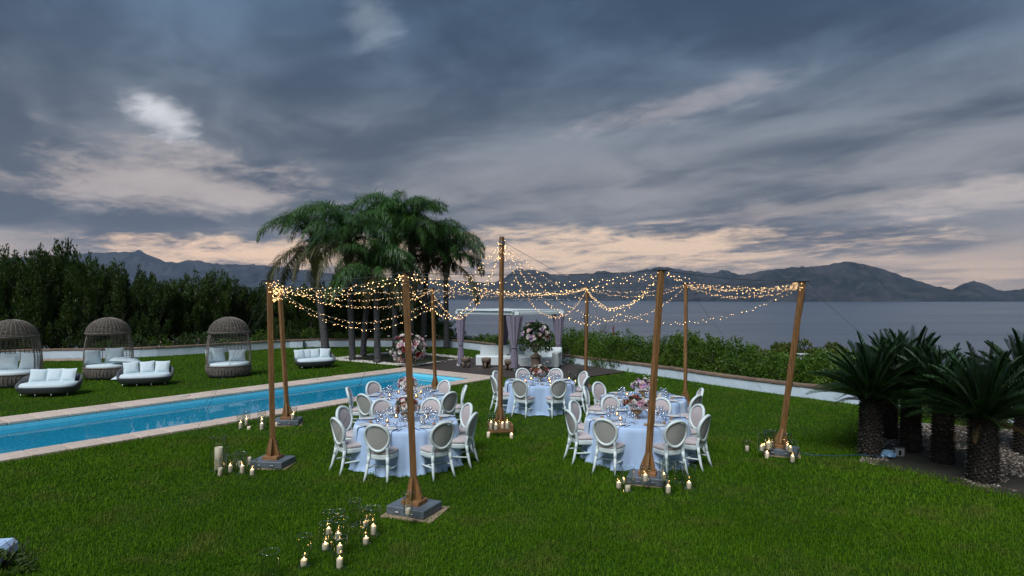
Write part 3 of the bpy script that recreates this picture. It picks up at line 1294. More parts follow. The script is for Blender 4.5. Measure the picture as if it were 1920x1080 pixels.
lows = [(0, 645, 31.4), (40, 640, 32.2), (150, 622, 32.2), (200, 640, 32.6), (255, 630, 33.0), (300, 632, 34.0), (345, 628, 34.5), (378, 628, 35.2), (420, 636, 36.2), (450, 634, 37.0),
        (490, 622, 38.3), (520, 614, 38.7), (550, 612, 39.0), (580, 618, 39.0), (615, 620, 39.1), (650, 622, 39.0), (690, 620, 39.1), (730, 624, 39.0),
        (765, 620, 39.0), (800, 612, 39.1), (832, 618, 38.9)]
for i, (px, py, y) in enumerate(lows):
    p = AT(px, py, y)
    me = BV[i % 5]
    near = ("left edge of the wall", "first daybed", "gap between two daybeds", "middle daybed, left of it", "middle daybed, behind it", "middle daybed, right of it",
            "gap before the right daybed", "right daybed, left of it", "right daybed, behind it", "right daybed, right of it",
            "left pole, left of it", "left pole, right of it", "white pier, left of it", "white pier, right of it", "first palm trunk", "gap after the first palm",
            "second palm trunk", "fourth palm trunk", "tall flowers, left of them", "tall flowers, right of them", "rightmost palm trunk")[i]
    t = plant("low_shrub", "low leafy shrub on top of the left wall by the %s" % near, "shrub", (p.x, y, .0), me[0], MT['leaf_low'] if i % 3 else MT['leaf_bush'], me[1], MT['bark'],
              "low shrubs along the left wall", (1.15, 1.0, (p.z) / .80), random.uniform(0, 6.28))
    if i in (7, 8, 5, 14, 15, 17, 18, 20):
        V, Q = petals(16, .78, .74, .075, 900 + i)
        mo("blossom", np_mesh("blossom", V, Q), MT['petal_pink'] if i % 2 else MT['petal_white'], t)

# --- bushes behind the right wall
RV = []
for k in range(5):
    V, Q = bush_leaves(1.0, .95, 1.05, 4600, .088, 400 + k, 16)
    RV.append((np_mesh("bush_foliage", V, Q), stems(1.0, .7, 6, 180 + k, .02, .85).mesh("bush_stem")))
rb = [(862, 628, 39.0), (905, 632, 37.0), (935, 634, 35.6), (985, 634, 33.6), (1020, 632, 32.0), (1062, 628, 30.4), (1086, 632, 29.3), (1112, 634, 28.4), (1140, 640, 27.6), (1170, 637, 26.8), (1200, 644, 26.2), (1235, 645, 25.5),
      (1268, 642, 24.8), (1300, 640, 24.2), (1335, 648, 23.5), (1372, 652, 22.8), (1408, 664, 22.0), (1450, 674, 21.3), (1492, 680, 20.6), (1536, 674, 19.9), (1588, 678, 19.1),
      (1640, 690, 18.4), (1700, 700, 17.5)]
for i, (px, py, y) in enumerate(rb):
    p = AT(px, py, y)
    me = RV[i % 5]
    where = "behind the gazebo, %s from the left" % ords[i] if i < 5 else "behind the right wall, %s along from the gazebo" % ords[i - 5]
    plant("hedge_bush", "bright green leafy bush %s" % where, "bush", (p.x, y, -.1), me[0], MT['leaf_bush'], me[1], MT['bark'], "green bushes along the right wall",
          (1.1 + .2 * random.random(), 1.05, (p.z + .1) / 1.02), random.uniform(0, 6.28))
for i, (px, py, y) in enumerate([(1150, 664, 29.0), (1250, 674, 26.5), (1330, 680, 24.6), (1420, 690, 23.0), (1500, 694, 21.8), (1190, 662, 28.2), (1290, 672, 25.8), (1375, 680, 24.0), (1460, 684, 22.6)]):
    p = AT(px, py, y)
    me = RV[(i + 2) % 5]
    plant("hedge_bush", "dark lower bush hidden at the back of the right hedge, %s one" % ords[i], "bush", (p.x, y + .6, -.1), me[0], MT['leaf_bush'], me[1], MT['bark'],
          "green bushes along the right wall", (1.25, 1.0, max(.6, (p.z + .1) / 1.02)), random.uniform(0, 6.28))

# bare shrub and a red-tipped stem above the hedge
def bare_shrub(h, seed):
    g = random.Random(seed)
    mb = MB()

    def br(p, d, l, r, k):
        q = p + d * l
        mb.tube([p, (p + q) / 2 + Vector((g.uniform(-.03, .03), g.uniform(-.03, .03), 0)), q], [r, r * .8, r * .55], 4)
        if k:
            for _ in range(3):
                dd = (d + Vector((g.uniform(-.8, .8), g.uniform(-.8, .8), g.uniform(-.1, .6)))).normalized()
                br(p + d * l * g.uniform(.45, 1), dd, l * g.uniform(.5, .75), r * .55, k - 1)
    for _ in range(3):
        br(Vector((0, 0, 0)), Vector((g.uniform(-.4, .4), g.uniform(-.4, .4), 1)).normalized(), h * .45, .022, 3)
    return mb


p = AT(1128, 650, 29.8)
t = thing("bare_shrub", "leafless twiggy shrub sticking up above the right hedge", "shrub", (p.x, 29.8, .2))
bare_shrub(1.9, 5).build("twigs", MT['bark'], t)
p = AT(1150, 640, 28.8)
t = thing("flower_spike", "red flower spike poking up from the right hedge", "plant", (p.x, 28.8, .4))
MB().tube([(0, 0, 0), (.02, 0, .6), (0, 0, .95)], .012, 5).build("stem", MT['leaf_low'], t)
V, Q = leaves(np.column_stack([np.zeros(40), np.zeros(40), rng.uniform(.85, 1.3, 40)]), nrm(rng.normal(size=(40, 3)) + [0, 0, .6]), .09, .05)
mo("petals", np_mesh("petals", V, Q), MT['petal_red'], t)

# --- pines below the terrace on the right
def pine_leaves(h, r, n, seed):
    g = np.random.default_rng(seed)
    PP, DD = [], []
    for i in range(34):
        c = nrm(g.normal(size=(1, 3)))[0]
        c[2] = abs(c[2])
        c = c * np.array([r, r, h * .55]) * g.uniform(.45, 1.0) + np.array([0, 0, h * .42])
        cr = g.uniform(.45, .8)
        u = nrm(g.normal(size=(n, 3)))
        u[:, 2] = u[:, 2] * .7 + .2
        PP.append(c + u * cr * g.uniform(.6, 1, (n, 1)))
        DD.append(nrm(u + g.normal(0, .4, (n, 3)) + [0, 0, .5]))
    return leaves(np.concatenate(PP), np.concatenate(DD), .30, .10)


PV = []
for k in range(3):
    V, Q = pine_leaves(7.0, 2.6, 230, 500 + k)
    mb = MB()
    mb.tube([(0, 0, -3), (.1, 0, 1), (-.1, .1, 3), (0, 0, 5.5)], [.22, .18, .14, .05], 7)
    for j in range(7):
        a = j * .9
        mb.tube([(0, 0, 2 + j * .45), (math.cos(a) * 1.0, math.sin(a) * 1.0, 3 + j * .42), (math.cos(a) * 1.9, math.sin(a) * 1.9, 3.5 + j * .4)], [.08, .05, .02], 5)
    PV.append((np_mesh("pine_crown", V, Q), mb.mesh("pine_trunk")))
for i, (px, py, y, sc) in enumerate([(1446, 640, 46, .9), (1478, 650, 44, .8), (1508, 636, 52, 1.05), (1545, 640, 50, 1.0), (1420, 655, 42, .7), (1590, 650, 46, .95), (1640, 655, 42, .9), (1395, 662, 40, .6), (1720, 650, 44, 1.0)]):
    p = AT(px, py, y)
    me = PV[i % 3]
    where = ("left of the right pole, tallest there", "just left of the right pole", "behind the right pole", "right of the right pole", "left end of the pine clump",
             "behind the first cycad", "behind the middle cycads", "low at the hedge top, far left", "hidden beyond the rightmost cycads")[i]
    plant("pine_tree", "yellow green pine tree below the terrace, %s" % where, "tree", (p.x, y, p.z - 7.0 * sc), me[0], MT['leaf_pine'], me[1], MT['bark'],
          "pine trees on the slope below the terrace", (sc, sc, sc), random.uniform(0, 6.28))
# louvred white chimney of a house down the slope
MT['white_paint'] = simple("white_paint", (.74, .76, .76), (.66, .69, .70), .5, 5)
p = AT(1507, 672, 40)
t = thing("chimney", "white louvred chimney showing above the right hedge", "chimney", (p.x, 40, p.z - .65))
t.scale = (.32, .32, .44)
MB().box((0, 0, .7), (1.3, 1.3, 1.4)).build("stack", MT['render'], t)
sl_ = MB().box((0, 0, 0), (1.9, 1.5, .10), .01).mesh("louvre")
for k in range(4):
    mo("louvre", sl_, MT['white_paint'], t, (0, 0, 1.45 + k * .17))
MB().box((0, 0, 1.72), (1.3, 1.1, .6)).build("core", MT['render'], t)
MB().box((0, 0, 2.12), (2.2, 1.8, .10), .02).build("lid", MT['white_paint'], t)

# --- feather palms
def frond(L, seed, droop):
    """arching frond in the xz plane, base at origin heading +x"""
    g = np.random.default_rng(seed)
    n = 66
    t = np.linspace(0, 1, n)
    # angle of the rachis goes from steep to hanging
    a0, a1 = droop
    ang = np.radians(a0 + (a1 - a0) * t ** 1.15)
    st = L / n
    x = np.cumsum(np.cos(ang)) * st
    z = np.cumsum(np.sin(ang)) * st
    y = .12 * L * t ** 2 * g.uniform(-.6, .6)
    R = np.column_stack([x, y, z])
    T = np.gradient(R, axis=0)
    T = nrm(T)
    PP, DD, LL = [], [], []
    for sgn in (-1, 1):
        for rep in range(2):
            k = np.arange(9, n)
            f = t[k]
            side = np.array([0, sgn, 0])
            nup = np.cross(T[k], side) * sgn
            ln = (.30 + 1.05 * np.sin(np.pi * np.clip(f * .92 + .06, 0, 1)) ** .7) * .52 * L / 2.9
            d = nrm(T[k] * .55 + side * .75 + np.column_stack([np.zeros(len(k))] * 2 + [np.full(len(k), (.35, -.25)[rep])]) + g.normal(0, .16, (len(k), 3)))
            PP.append(R[k] + g.normal(0, .006, (len(k), 3)))
            DD.append(d)
            LL.append(ln * g.uniform(.8, 1.1, len(k)))
    P0, D, LL = np.concatenate(PP), np.concatenate(DD), np.concatenate(LL)
    n = len(P0)
    wd = .036
    sd = nrm(np.cross(D, np.array([0, 0, 1.0])))
    m1 = P0 + D * (LL * .45)[:, None]
    D2 = nrm(D + np.array([0, 0, -1.0]) * g.uniform(.4, 1.2, (n, 1)))
    tip = m1 + D2 * (LL * .65)[:, None]
    V = np.stack([P0 - sd * wd * .3, P0 + sd * wd * .3, m1 + sd * wd * .5, tip, m1 - sd * wd * .5], 1).reshape(-1, 3)
    b = np.arange(n)[:, None] * 5
    mb = MB()
    fs = []
    Q = np.concatenate([b + np.array([0, 1, 2, 4])])
    Tq = np.concatenate([b + np.array([4, 2, 3])])
    mb.v = [tuple(v) for v in V]
    mb.f = [tuple(map(int, q)) for q in Q] + [tuple(map(int, q)) for q in Tq]
    mb.sm = [False] * len(mb.f)
    idx = list(range(0, len(R), 6)) + [len(R) - 1]
    mb.tube([(0, 0, 0)] + [tuple(R[i]) for i in idx], [.035] + [.032 * (1 - .85 * t[i]) for i in idx], 4)
    return mb.mesh("frond")


UPR = [frond(3.4, 700 + k, (89 - 4 * k, -34 - 14 * k)) for k in range(3)]
MID = [frond(3.3, 710 + k, (66 - 12 * k, -76 - 3 * k)) for k in range(3)]
LOW = [frond(3.4, 720 + k, (34 - 22 * k, -84)) for k in range(3)]
palms = [  # ground px, py, depth, px at crown, crown py, scale, label
    (610, 655, 36.0, 588, 452, 1.14, "feather palm with a thick trunk, leftmost of the palm group"),
    (661, 676, 29.7, 652, 448, .92, "feather palm second from the left, tall crown over the left lights"),
    (681, 668, 31.8, 690, 505, .78, "feather palm third from the left with a slim straight trunk"),
    (708, 681, 28.5, 705, 512, .78, "feather palm with a leaning slim trunk left of the tall flowers"),
    (741, 652, 36.5, 738, 422, 1.10, "feather palm right behind the tall flowers, highest crown"),
    (770, 655, 35.5, 772, 430, 1.0, "feather palm behind the front wooden pole"),
    (793, 651, 36.5, 800, 468, .92, "feather palm second from the right in the palm group"),
    (837, 653, 36.8, 836, 478, 1.0, "feather palm rightmost of the group beside the sea"),
]
for i, (px, py, y, cx, cy, sc, lab) in enumerate(palms):
    b = AT(px, py, y)
    b.z = 0
    cz = AT(cx, cy, y) - b
    t = thing("palm_tree", lab, "palm tree", (b.x, b.y, 0), 0, "feather palms at the end of the pool")
    hh = cz.z
    r0 = (.20 if i == 0 else .148) * (1.0 if y > 33 else .92)
    mb = MB()
    pts, rs = [], []
    N = 26
    for k in range(N + 1):
        f = k / N
        pts.append((cz.x * f ** 1.3, .0, hh * .80 * f))
        rs.append(r0 * (1.16 - .28 * f) * (1 + (.035 if k % 2 else -.02)) * (1.25 if k == 0 else 1))
    mb.tube(pts, rs, 12)
    mb.build("trunk", MT['palm_bark'], t)
    top = Vector(pts[-1])
    mb = MB()
    mb.lathe([(r0 * .9, -.05), (r0 * 1.25, .10), (r0 * 1.30, .35), (r0 * 1.0, .75), (r0 * .55, hh * .2 + .1)], 10, top)
    for k in range(14):
        a = k * 2.4
        q = r0 * (1.12 - .02 * k)
        z0 = .05 + k * .05
        mb.tube([(top.x + math.cos(a) * q, math.sin(a) * q, top.z + z0 - .25), (top.x + math.cos(a) * q * 1.35, math.sin(a) * q * 1.35, top.z + z0 + .25),
                 (top.x + math.cos(a) * q * 1.9, math.sin(a) * q * 1.9, top.z + z0 + .62)], [.05, .04, .02], 4)
    mb.build("crown_shaft", MT['palm_boot'], t)
    cr = Vector((cz.x, 0, hh))
    nf = 25
    for k in range(nf):
        a = k * 2.399 + i
        f = k / nf
        if f < .34:
            me, mt = UPR[k % 3], MT['leaf_palm']
        elif f < .66:
            me, mt = MID[k % 3], MT['leaf_palm']
        else:
            me, mt = LOW[k % 3], (MT['leaf_palm'] if k % 3 == 0 else MT['leaf_palm_old'])
        o = bpy.data.objects.new("frond", me)
        if len(me.materials) == 0:
            me.materials.append(mt)
        C.objects.link(o)
        o.material_slots[0].link = 'OBJECT'
        o.material_slots[0].material = mt
        o.parent = t
        o.location = (cr.x + math.cos(a) * .07, math.sin(a) * .07, cr.z - .35 * f)
        s_ = sc * random.uniform(.85, 1.12)
        o.scale = (s_, s_, s_)
        o.rotation_euler = (random.uniform(-.12, .12), random.uniform(-.14, .14), a + random.uniform(-.25, .25))

# --- cycads on the right
def cycad_leaf(L, seed, a0, a1):
    g = np.random.default_rng(seed)
    n = 70
    t = np.linspace(0, 1, n)
    ang = np.radians(a0 + (a1 - a0) * t ** 1.3)
    x = np.cumsum(np.cos(ang)) * L / n
    z = np.cumsum(np.sin(ang)) * L / n
    R = np.column_stack([x, 0 * x, z])
    T = nrm(np.gradient(R, axis=0))
    mb = MB()
    PP, DD, LL = [], [], []
    for sgn in (-1, 1):
        k = np.arange(5, n)
        nup = np.column_stack([-T[k][:, 2], 0 * k, T[k][:, 0]])
        d = nrm(T[k] * .75 + np.array([0, sgn * .8, 0]) + nup * .55 + g.normal(0, .05, (len(k), 3)))
        PP.append(R[k])
        DD.append(d)
        LL.append((.06 + .135 * np.sin(np.pi * np.clip(t[k] * .9 + .12, 0, 1)) ** .6) * L / 1.3)
    P0, D, LL = np.concatenate(PP), np.concatenate(DD), np.concatenate(LL)
    sd = nrm(np.cross(D, np.array([0, .0, 1.0])))
    w = .0095
    V = np.stack([P0 - sd * w * .6, P0 + sd * w * .6, P0 + D * LL[:, None] * .6 + sd * w, P0 + D * LL[:, None], P0 + D * LL[:, None] * .6 - sd * w], 1).reshape(-1, 3)
    mb.v = [tuple(v) for v in V]
    mb.f = [tuple(5 * i + j for j in range(5)) for i in range(len(P0))]
    mb.sm = [False] * len(mb.f)
    idx = list(range(0, n, 6)) + [n - 1]
    mb.tube([(0, 0, 0)] + [tuple(R[i]) for i in idx], [.016] + [.014 * (1 - .75 * t[i]) for i in idx], 4)
    return mb.mesh("cycad_leaf")


CL = [cycad_leaf(1.35, 800 + k, a, b) for k, (a, b) in enumerate([(87, 68), (76, 48), (62, 28), (46, 6), (28, -18), (4, -46)])]


def cycad_trunk(h, r, seed):
    g = random.Random(seed)
    mb = MB()
    mb.lathe([(r * 1.05, -.1), (r * 1.02, .1), (r * .95, h * .5), (r * .92, h * .85), (r * .7, h), (0, h + .05)], 18)
    # old leaf bases standing proud in a spiral
    n = int(h / .052 * 15)
    for k in range(n):
        z = .02 + (h - .02) * k / n
        a = k * 2.39996
        rr = r * (1.03 - .12 * z / h)
        c, s_ = math.cos(a), math.sin(a)
        o = Vector((c * rr, s_ * rr, z))
        up, sd, out = Vector((0, 0, 1)), Vector((-s_, c, 0)), Vector((c, s_, 0))
        l = g.uniform(.035, .06)
        vs = [o - sd * .03, o - up * .022, o + sd * .03, o + up * .022, o + out * l + up * .02]
        mb.add(vs, [(0, 1, 4), (1, 2, 4), (2, 3, 4), (3, 0, 4)])
    return mb


cyc = [  # trunk foot px, py, crown py, crown px, trunk radius, leaf scale, label
    (1632, 855, 742, 1640, .185, .86, "cycad with a thick dark trunk, leftmost and nearest the lawn"),
    (1668, 822, 704, 1672, .14, .72, "slim cycad standing behind the leftmost cycad"),
    (1708, 846, 730, 1726, .17, .90, "cycad in the middle of the clump behind the electric box"),
    (1768, 868, 752, 1790, .165, .78, "cycad between the middle one and the big right one"),
    (1843, 902, 780, 1852, .20, .87, "large cycad with brown tinged lower leaves at the right front"),
    (1925, 850, 742, 1915, .19, .92, "cycad at the right edge of the picture"),
]
cyc_pos = []
for i, (px, py, cy, cx, r, sc, lab) in enumerate(cyc):
    b = G(px, py)
    top = AT(cx, cy, b.y)
    h = top.z
    cyc_pos.append((b, h, r))
    t = thing("cycad", lab, "cycad", (b.x, b.y, 0), random.uniform(0, 6), "cycads in the gravel bed")
    cycad_trunk(h, r, 40 + i).build("trunk", MT['cycad_bark'], t)
    nl = 78
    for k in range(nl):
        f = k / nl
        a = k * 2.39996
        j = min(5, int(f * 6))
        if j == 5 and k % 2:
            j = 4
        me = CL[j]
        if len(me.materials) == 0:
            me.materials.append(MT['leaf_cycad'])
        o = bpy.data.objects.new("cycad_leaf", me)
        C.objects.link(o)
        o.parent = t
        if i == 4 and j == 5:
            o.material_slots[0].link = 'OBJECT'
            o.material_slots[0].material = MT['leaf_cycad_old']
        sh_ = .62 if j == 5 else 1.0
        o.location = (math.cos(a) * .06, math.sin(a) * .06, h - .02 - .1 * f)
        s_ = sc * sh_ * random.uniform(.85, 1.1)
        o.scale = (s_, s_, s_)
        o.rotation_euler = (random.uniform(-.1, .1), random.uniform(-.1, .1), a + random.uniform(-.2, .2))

for i, (px, py, hh_) in enumerate(((1690, 776, .75), (1765, 782, .8), (1850, 796, .8))):  # low shrubs in the dark cycad leaf colour, covering the wall behind
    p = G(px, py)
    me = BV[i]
    plant("low_shrub", "dark low shrub behind the cycads, %s from the left" % ords[i], "shrub", (p.x, p.y, 0), me[0], MT['leaf_cycad'], me[1], MT['bark'],
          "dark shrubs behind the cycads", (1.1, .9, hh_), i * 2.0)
# shrub at the bottom left corner, in front of a pale blue cushion
p = Vector((-6.02, 7.02, 0))
V, Q = bush_leaves(.50, .34, .17, 260, .085, 610, 5)
plant("corner_shrub", "dark leafy shrub in the bottom left corner over a pale blue cushion", "shrub", (-5.88, 6.86, 0), np_mesh("foliage", V, Q), MT['leaf_low'],
      stems(.3, .3, 5, 9, .008, .9).mesh("stem"), MT['bark'], None)
MT['pale_blue'] = simple("pale_blue_fabric", (.42, .58, .80), (.36, .50, .72), .8, 8)
mb = MB().box((0, 0, .13), (.62, .5, .2), .05)
o = mb.build("floor_cushion", MT['pale_blue'], None, (-6.15, 7.05, 0), (0, 0, .2))
tag(o, "pale blue cushion behind leaves in the bottom left corner", "cushion")

# ------------------------------------------------------------------ lounge furniture across the pool
MT['wicker'] = simple("weathered_wicker", (.23, .20, .17), (.12, .10, .088), .75, 12, rnd=.1, b=.4, bscale=80)
MT['rattan_grey'] = simple("grey_rattan_weave", (.105, .110, .122), (.070, .074, .084), .7, 4, stretch=(1, 1, 18), b=.6, bscale=14, bdist=.01)
MT['canvas'] = simple("white_canvas", (.60, .70, .74), (.54, .64, .69), .85, 5, b=.25, bscale=14, bdist=.01)
MT['metal'] = simple("brushed_metal", (.45, .46, .48), rough=.35, metal=1.0)


def place(root, x, y, z=0.0):
    """world position of a point given in the frame of a thing"""
    a = root.rotation_euler.z
    return Vector((root.location.x + x * math.cos(a) - y * math.sin(a), root.location.y + x * math.sin(a) + y * math.cos(a), root.location.z + z))


def cushion_at(root, x, y, z, w, h, t, tilt, yaw, label, roll=0.):
    """square cushion standing on its edge, leaning back by tilt"""
    rot = Matrix.Rotation(yaw, 3, 'Z') @ Matrix.Rotation(PI / 2 - tilt, 3, 'X') @ Matrix.Rotation(roll, 3, 'Z')
    p = place(root, x, y, z)
    o = MB().pillow(w, h, t).build("throw_pillow", MT['canvas'], None, p)
    o.rotation_mode = 'XYZ'
    o.rotation_euler = (Matrix.Rotation(root.rotation_euler.z, 3, 'Z') @ rot).to_euler()
    tag(o, label, "pillow", "white pillows on the lounge furniture")
    return o


def ell(rx, ry, a):
    return rx * math.sin(a), ry * math.cos(a)          # a = 0 is the back


def make_daybed():
    t = thing("daybed", "x", "daybed", (0, 0, 0))
    mb = MB()
    for k in range(13):                                # woven base drum
        z = .05 + k * .031
        f = 1 - .10 * (1 - k / 12) ** 2
        mb.ring([(*ell(.92 * f, .78 * f, 2 * PI * i / 40), z) for i in range(40)], .014, 4)
    for i in range(44):
        a = 2 * PI * i / 44
        mb.tube([(*ell(.92 * .9, .78 * .9, a), .04), (*ell(.93, .79, a), .24), (*ell(.935, .795, a), .44)], .011, 4)
    mb.ring([(*ell(.935, .795, 2 * PI * i / 40), .445) for i in range(40)], .026, 6)
    mb.build("woven_base", MT['wicker'], t)
    mb = MB()
    mb.lathe([(.80, .05), (.80, .40)], 32)
    o = mb.build("inner_tub", MT['rattan_grey'], t)
    o.scale = (1.08, .92, 1)
    mb = MB()
    mb.lathe([(.0, .40), (.80, .40), (.86, .43), (.875, .48), (.85, .535), (.78, .555), (0, .565)], 32)
    o = mb.build("seat_cushion", MT['canvas'], t)
    o.scale = (1.0, .85, 1)
    # open cage of the back
    prof = lambda z: 1.0 + .08 * math.sin(PI * min(1, max(0, (z - .44) / 1.35)) ** .9) - .14 * ((z - .44) / 1.3)
    A = math.radians(112)
    mb = MB()
    zs = [.44 + (1.74 - .44) * k / 8 for k in range(9)]
    for i in range(23):
        a = -A + 2 * A * i / 22
        mb.tube([(*ell(.90 * prof(z), .79 * prof(z), a), z) for z in zs], .014, 4)
    for k in range(17):
        z = .50 + k * .073
        mb.tube([(*ell(.90 * prof(z), .79 * prof(z), -A + 2 * A * i / 30), z + random.uniform(-.006, .006)) for i in range(31)], .0095, 4)
    mb.build("back_cage", MT['wicker'], t)
    for sg in (-1, 1):
        mb = MB()
        for q in range(4):
            mb.tube([(*ell((.90 + .012 * (q % 2)) * prof(z), (.79 + .02 * (q // 2)) * prof(z), sg * (A + .025 * (q % 2))), z) for z in zs], .021, 5)
        mb.build("cage_post", MT['wicker'], t)
    # dome
    mb = MB()
    N = 20
    for k in range(N + 1):
        ph = PI / 2 * k / N
        r, z = math.cos(ph), 1.70 + .60 * math.sin(ph)
        if r > .05:
            mb.ring([(ell(.84 * r, .84 * r, 2 * PI * i / 40)[0], ell(.84 * r, .84 * r, 2 * PI * i / 40)[1] - .10, z + random.uniform(-.003, .003)) for i in range(40)], .0125, 4, sx=1.3)
    for i in range(32):
        a = 2 * PI * i / 32
        mb.tube([(ell(.84 * math.cos(PI / 2 * k / 8), 1, a)[0], ell(1, .84 * math.cos(PI / 2 * k / 8), a)[1] - .10, 1.70 + .61 * math.sin(PI / 2 * k / 8)) for k in range(9)], .010, 4)
    for k in range(3):
        mb.ring([(ell(.84 + .012 * k, 1, 2 * PI * i / 40)[0], ell(1, .84 + .012 * k, 2 * PI * i / 40)[1] - .10, 1.70 + .022 * k) for i in range(40)], .015, 5)
    mb.build("wicker_canopy", MT['wicker'], t)
    return t


def foot(px, py, back):
    """ground point 'back' metres behind the one seen in (px, py), on the same line of sight"""
    q = G(px, py)
    return Vector(((px - 960) / F * (q.y + back), q.y + back, 0))


db = make_daybed()
g_db = "wicker daybeds on the far lawn"
p = foot(26, 730, .72)
db.location = (p.x, p.y, 0)
db.scale = (.87, .90, 1)
db.rotation_euler = (0, 0, math.radians(14))
tag(db, "domed wicker daybed with two white pillows, cut off by the left edge", group=g_db)
p = foot(204, 714, .70)
db2 = dup(db, (p.x, p.y, 0), math.radians(27), "domed wicker daybed with a round cushion, middle of the three", g_db)
p = foot(429, 710, .70)
db3 = dup(db, (p.x, p.y, 0), math.radians(30), "domed wicker daybed standing alone on the right near the wooden pole", g_db)

cushion_at(db, -.30, .30, .83, .62, .58, .20, .30, .0, "white pillow in the leftmost daybed, left one")
cushion_at(db, .36, .28, .84, .66, .58, .20, .30, -.08, "white pillow in the leftmost daybed, right one")
cushion_at(db2, -.52, .05, .83, .60, .56, .20, .32, .55, "white pillow leaning in the left of the middle daybed", -.06)
cushion_at(db2, .14, .36, .84, .62, .58, .20, .28, -.05, "white pillow at the back of the middle daybed")
o = MB().pillow(1.0, .8, .26, pinch=.0).build("bolster", MT['canvas'], None, place(db2, .55, -.18, .66), (0, .12, math.radians(30)))
tag(o, "big soft cushion lying in the middle daybed behind the grey sofa", "cushion")
cushion_at(db3, -.62, .08, .80, .55, .52, .2, .30, .95, "white pillow in the right daybed, leftmost, half hidden")
cushion_at(db3, -.38, .16, .84, .60, .58, .20, .30, .42, "white pillow in the right daybed, largest one in the middle", -.05)
cushion_at(db3, .32, .30, .78, .62, .46, .20, .30, -.15, "white pillow in the right daybed, right one")
p = G(216, 713)
o = MB().pillow(.62, .5, .17).build("throw_pillow", MT['canvas'], None, place(db2, .52, -.95, .09), (.05, 0, .3))
tag(o, "white pillow lying on the grass before the middle daybed", "pillow", "white pillows on the lounge furniture")


def make_sofa():
    t = thing("garden_sofa", "x", "sofa", (0, 0, 0))
    n = 48

    def rim(a):                                        # a = 0 back
        c = math.cos(a)
        k = max(0, min(1, (c + .55) / 1.2))
        k = k * k * (3 - 2 * k)
        return .31 + .31 * k

    def sup(rx, ry, a):
        s_, c_ = math.sin(a), math.cos(a)
        return rx * math.copysign(abs(s_) ** .72, s_), ry * math.copysign(abs(c_) ** .72, c_)
    vs, fs = [], []
    lev = [(.80, .10, 0), (.92, .16, 0), (.985, .28, .35), (1.0, .0, 1.0), (.955, .0, 1.0), (.90, .30, .2), (.86, .24, 0)]
    for k, (sc, z0, rf) in enumerate(lev):
        for i in range(n):
            a = 2 * PI * i / n
            x, y = sup(.90 * sc, .56 * sc, a)
            z = z0 * (1 - rf) + rim(a) * rf + (.012 if k == 4 else 0)
            vs.append((x, y, z))
    m_ = len(lev)
    for k in range(m_ - 1):
        for i in range(n):
            fs.append((k * n + i, k * n + (i + 1) % n, (k + 1) * n + (i + 1) % n, (k + 1) * n + i))
    mb = MB()
    mb.add(vs, fs, True)
    mb.f.append(tuple(range(n))[::-1])
    mb.f.append(tuple((m_ - 1) * n + i for i in range(n)))
    mb.sm += [False, False]
    mb.build("rattan_shell", MT['rattan_grey'], t)
    vs, fs = [], []
    cl = [(.86, .22), (.89, .27), (.90, .34), (.86, .40), (.70, .425), (.3, .43)]
    for sc, z in cl:
        for i in range(n):
            x, y = sup(.90 * sc, .56 * sc, 2 * PI * i / n)
            vs.append((x, y, z))
    for k in range(len(cl) - 1):
        for i in range(n):
            fs.append((k * n + i, k * n + (i + 1) % n, (k + 1) * n + (i + 1) % n, (k + 1) * n + i))
    mb = MB()
    mb.add(vs, fs, True)
    mb.f.append(tuple((len(cl) - 1) * n + i for i in range(n)))
    mb.sm.append(True)
    mb.build("seat_cushion", MT['canvas'], t)
    lm = MB().tube([(0, 0, .11), (0, 0, .0)], [.022, .013], 8).mesh("leg")
    for x, y in ((-.66, -.32), (-.2, -.44), (.25, -.44), (.66, -.32), (-.6, .32), (.6, .32)):
        o = mo("leg", lm, MT['metal'], t, (x, y, .0))
    return t


sf = make_sofa()
g_sf = "low grey rattan sofas on the far lawn"
p = foot(93, 746, .46)
sf.location = (p.x, p.y, 0)
sf.scale = (.96, .96, 1)
sf.rotation_euler = (0, 0, math.radians(12))
tag(sf, "low grey rattan sofa in front of the leftmost daybed, leftmost sofa", group=g_sf)
p = foot(273, 726, .46)
sf2 = dup(sf, (p.x, p.y, 0), math.radians(22), "low grey rattan sofa in front of the middle daybed", g_sf)
p = foot(591, 692, .46)
sf3 = dup(sf, (p.x, p.y, 0), math.radians(32), "low grey rattan sofa alone by the palms, behind the two left poles", g_sf)
for s_, nm, xs in ((sf, "leftmost grey sofa", (-.42, .0, .42)), (sf2, "grey sofa before the middle daybed", (-.48, .0, .48)), (sf3, "grey sofa by the palms", (-.62, -.32, .04, .48))):
    for k, x in enumerate(xs):
        cushion_at(s_, x, .30 - .13 * (x / .6) ** 2, .60, .47, .44, .17, .34, -x * .35 + random.uniform(-.08, .08),
                   "white pillow on the %s, %s" % (nm, ("left one", "middle one", "right one") [k] if len(xs) == 3 else ("leftmost", "second from left", "third from left", "rightmost")[k]), random.uniform(-.08, .08))

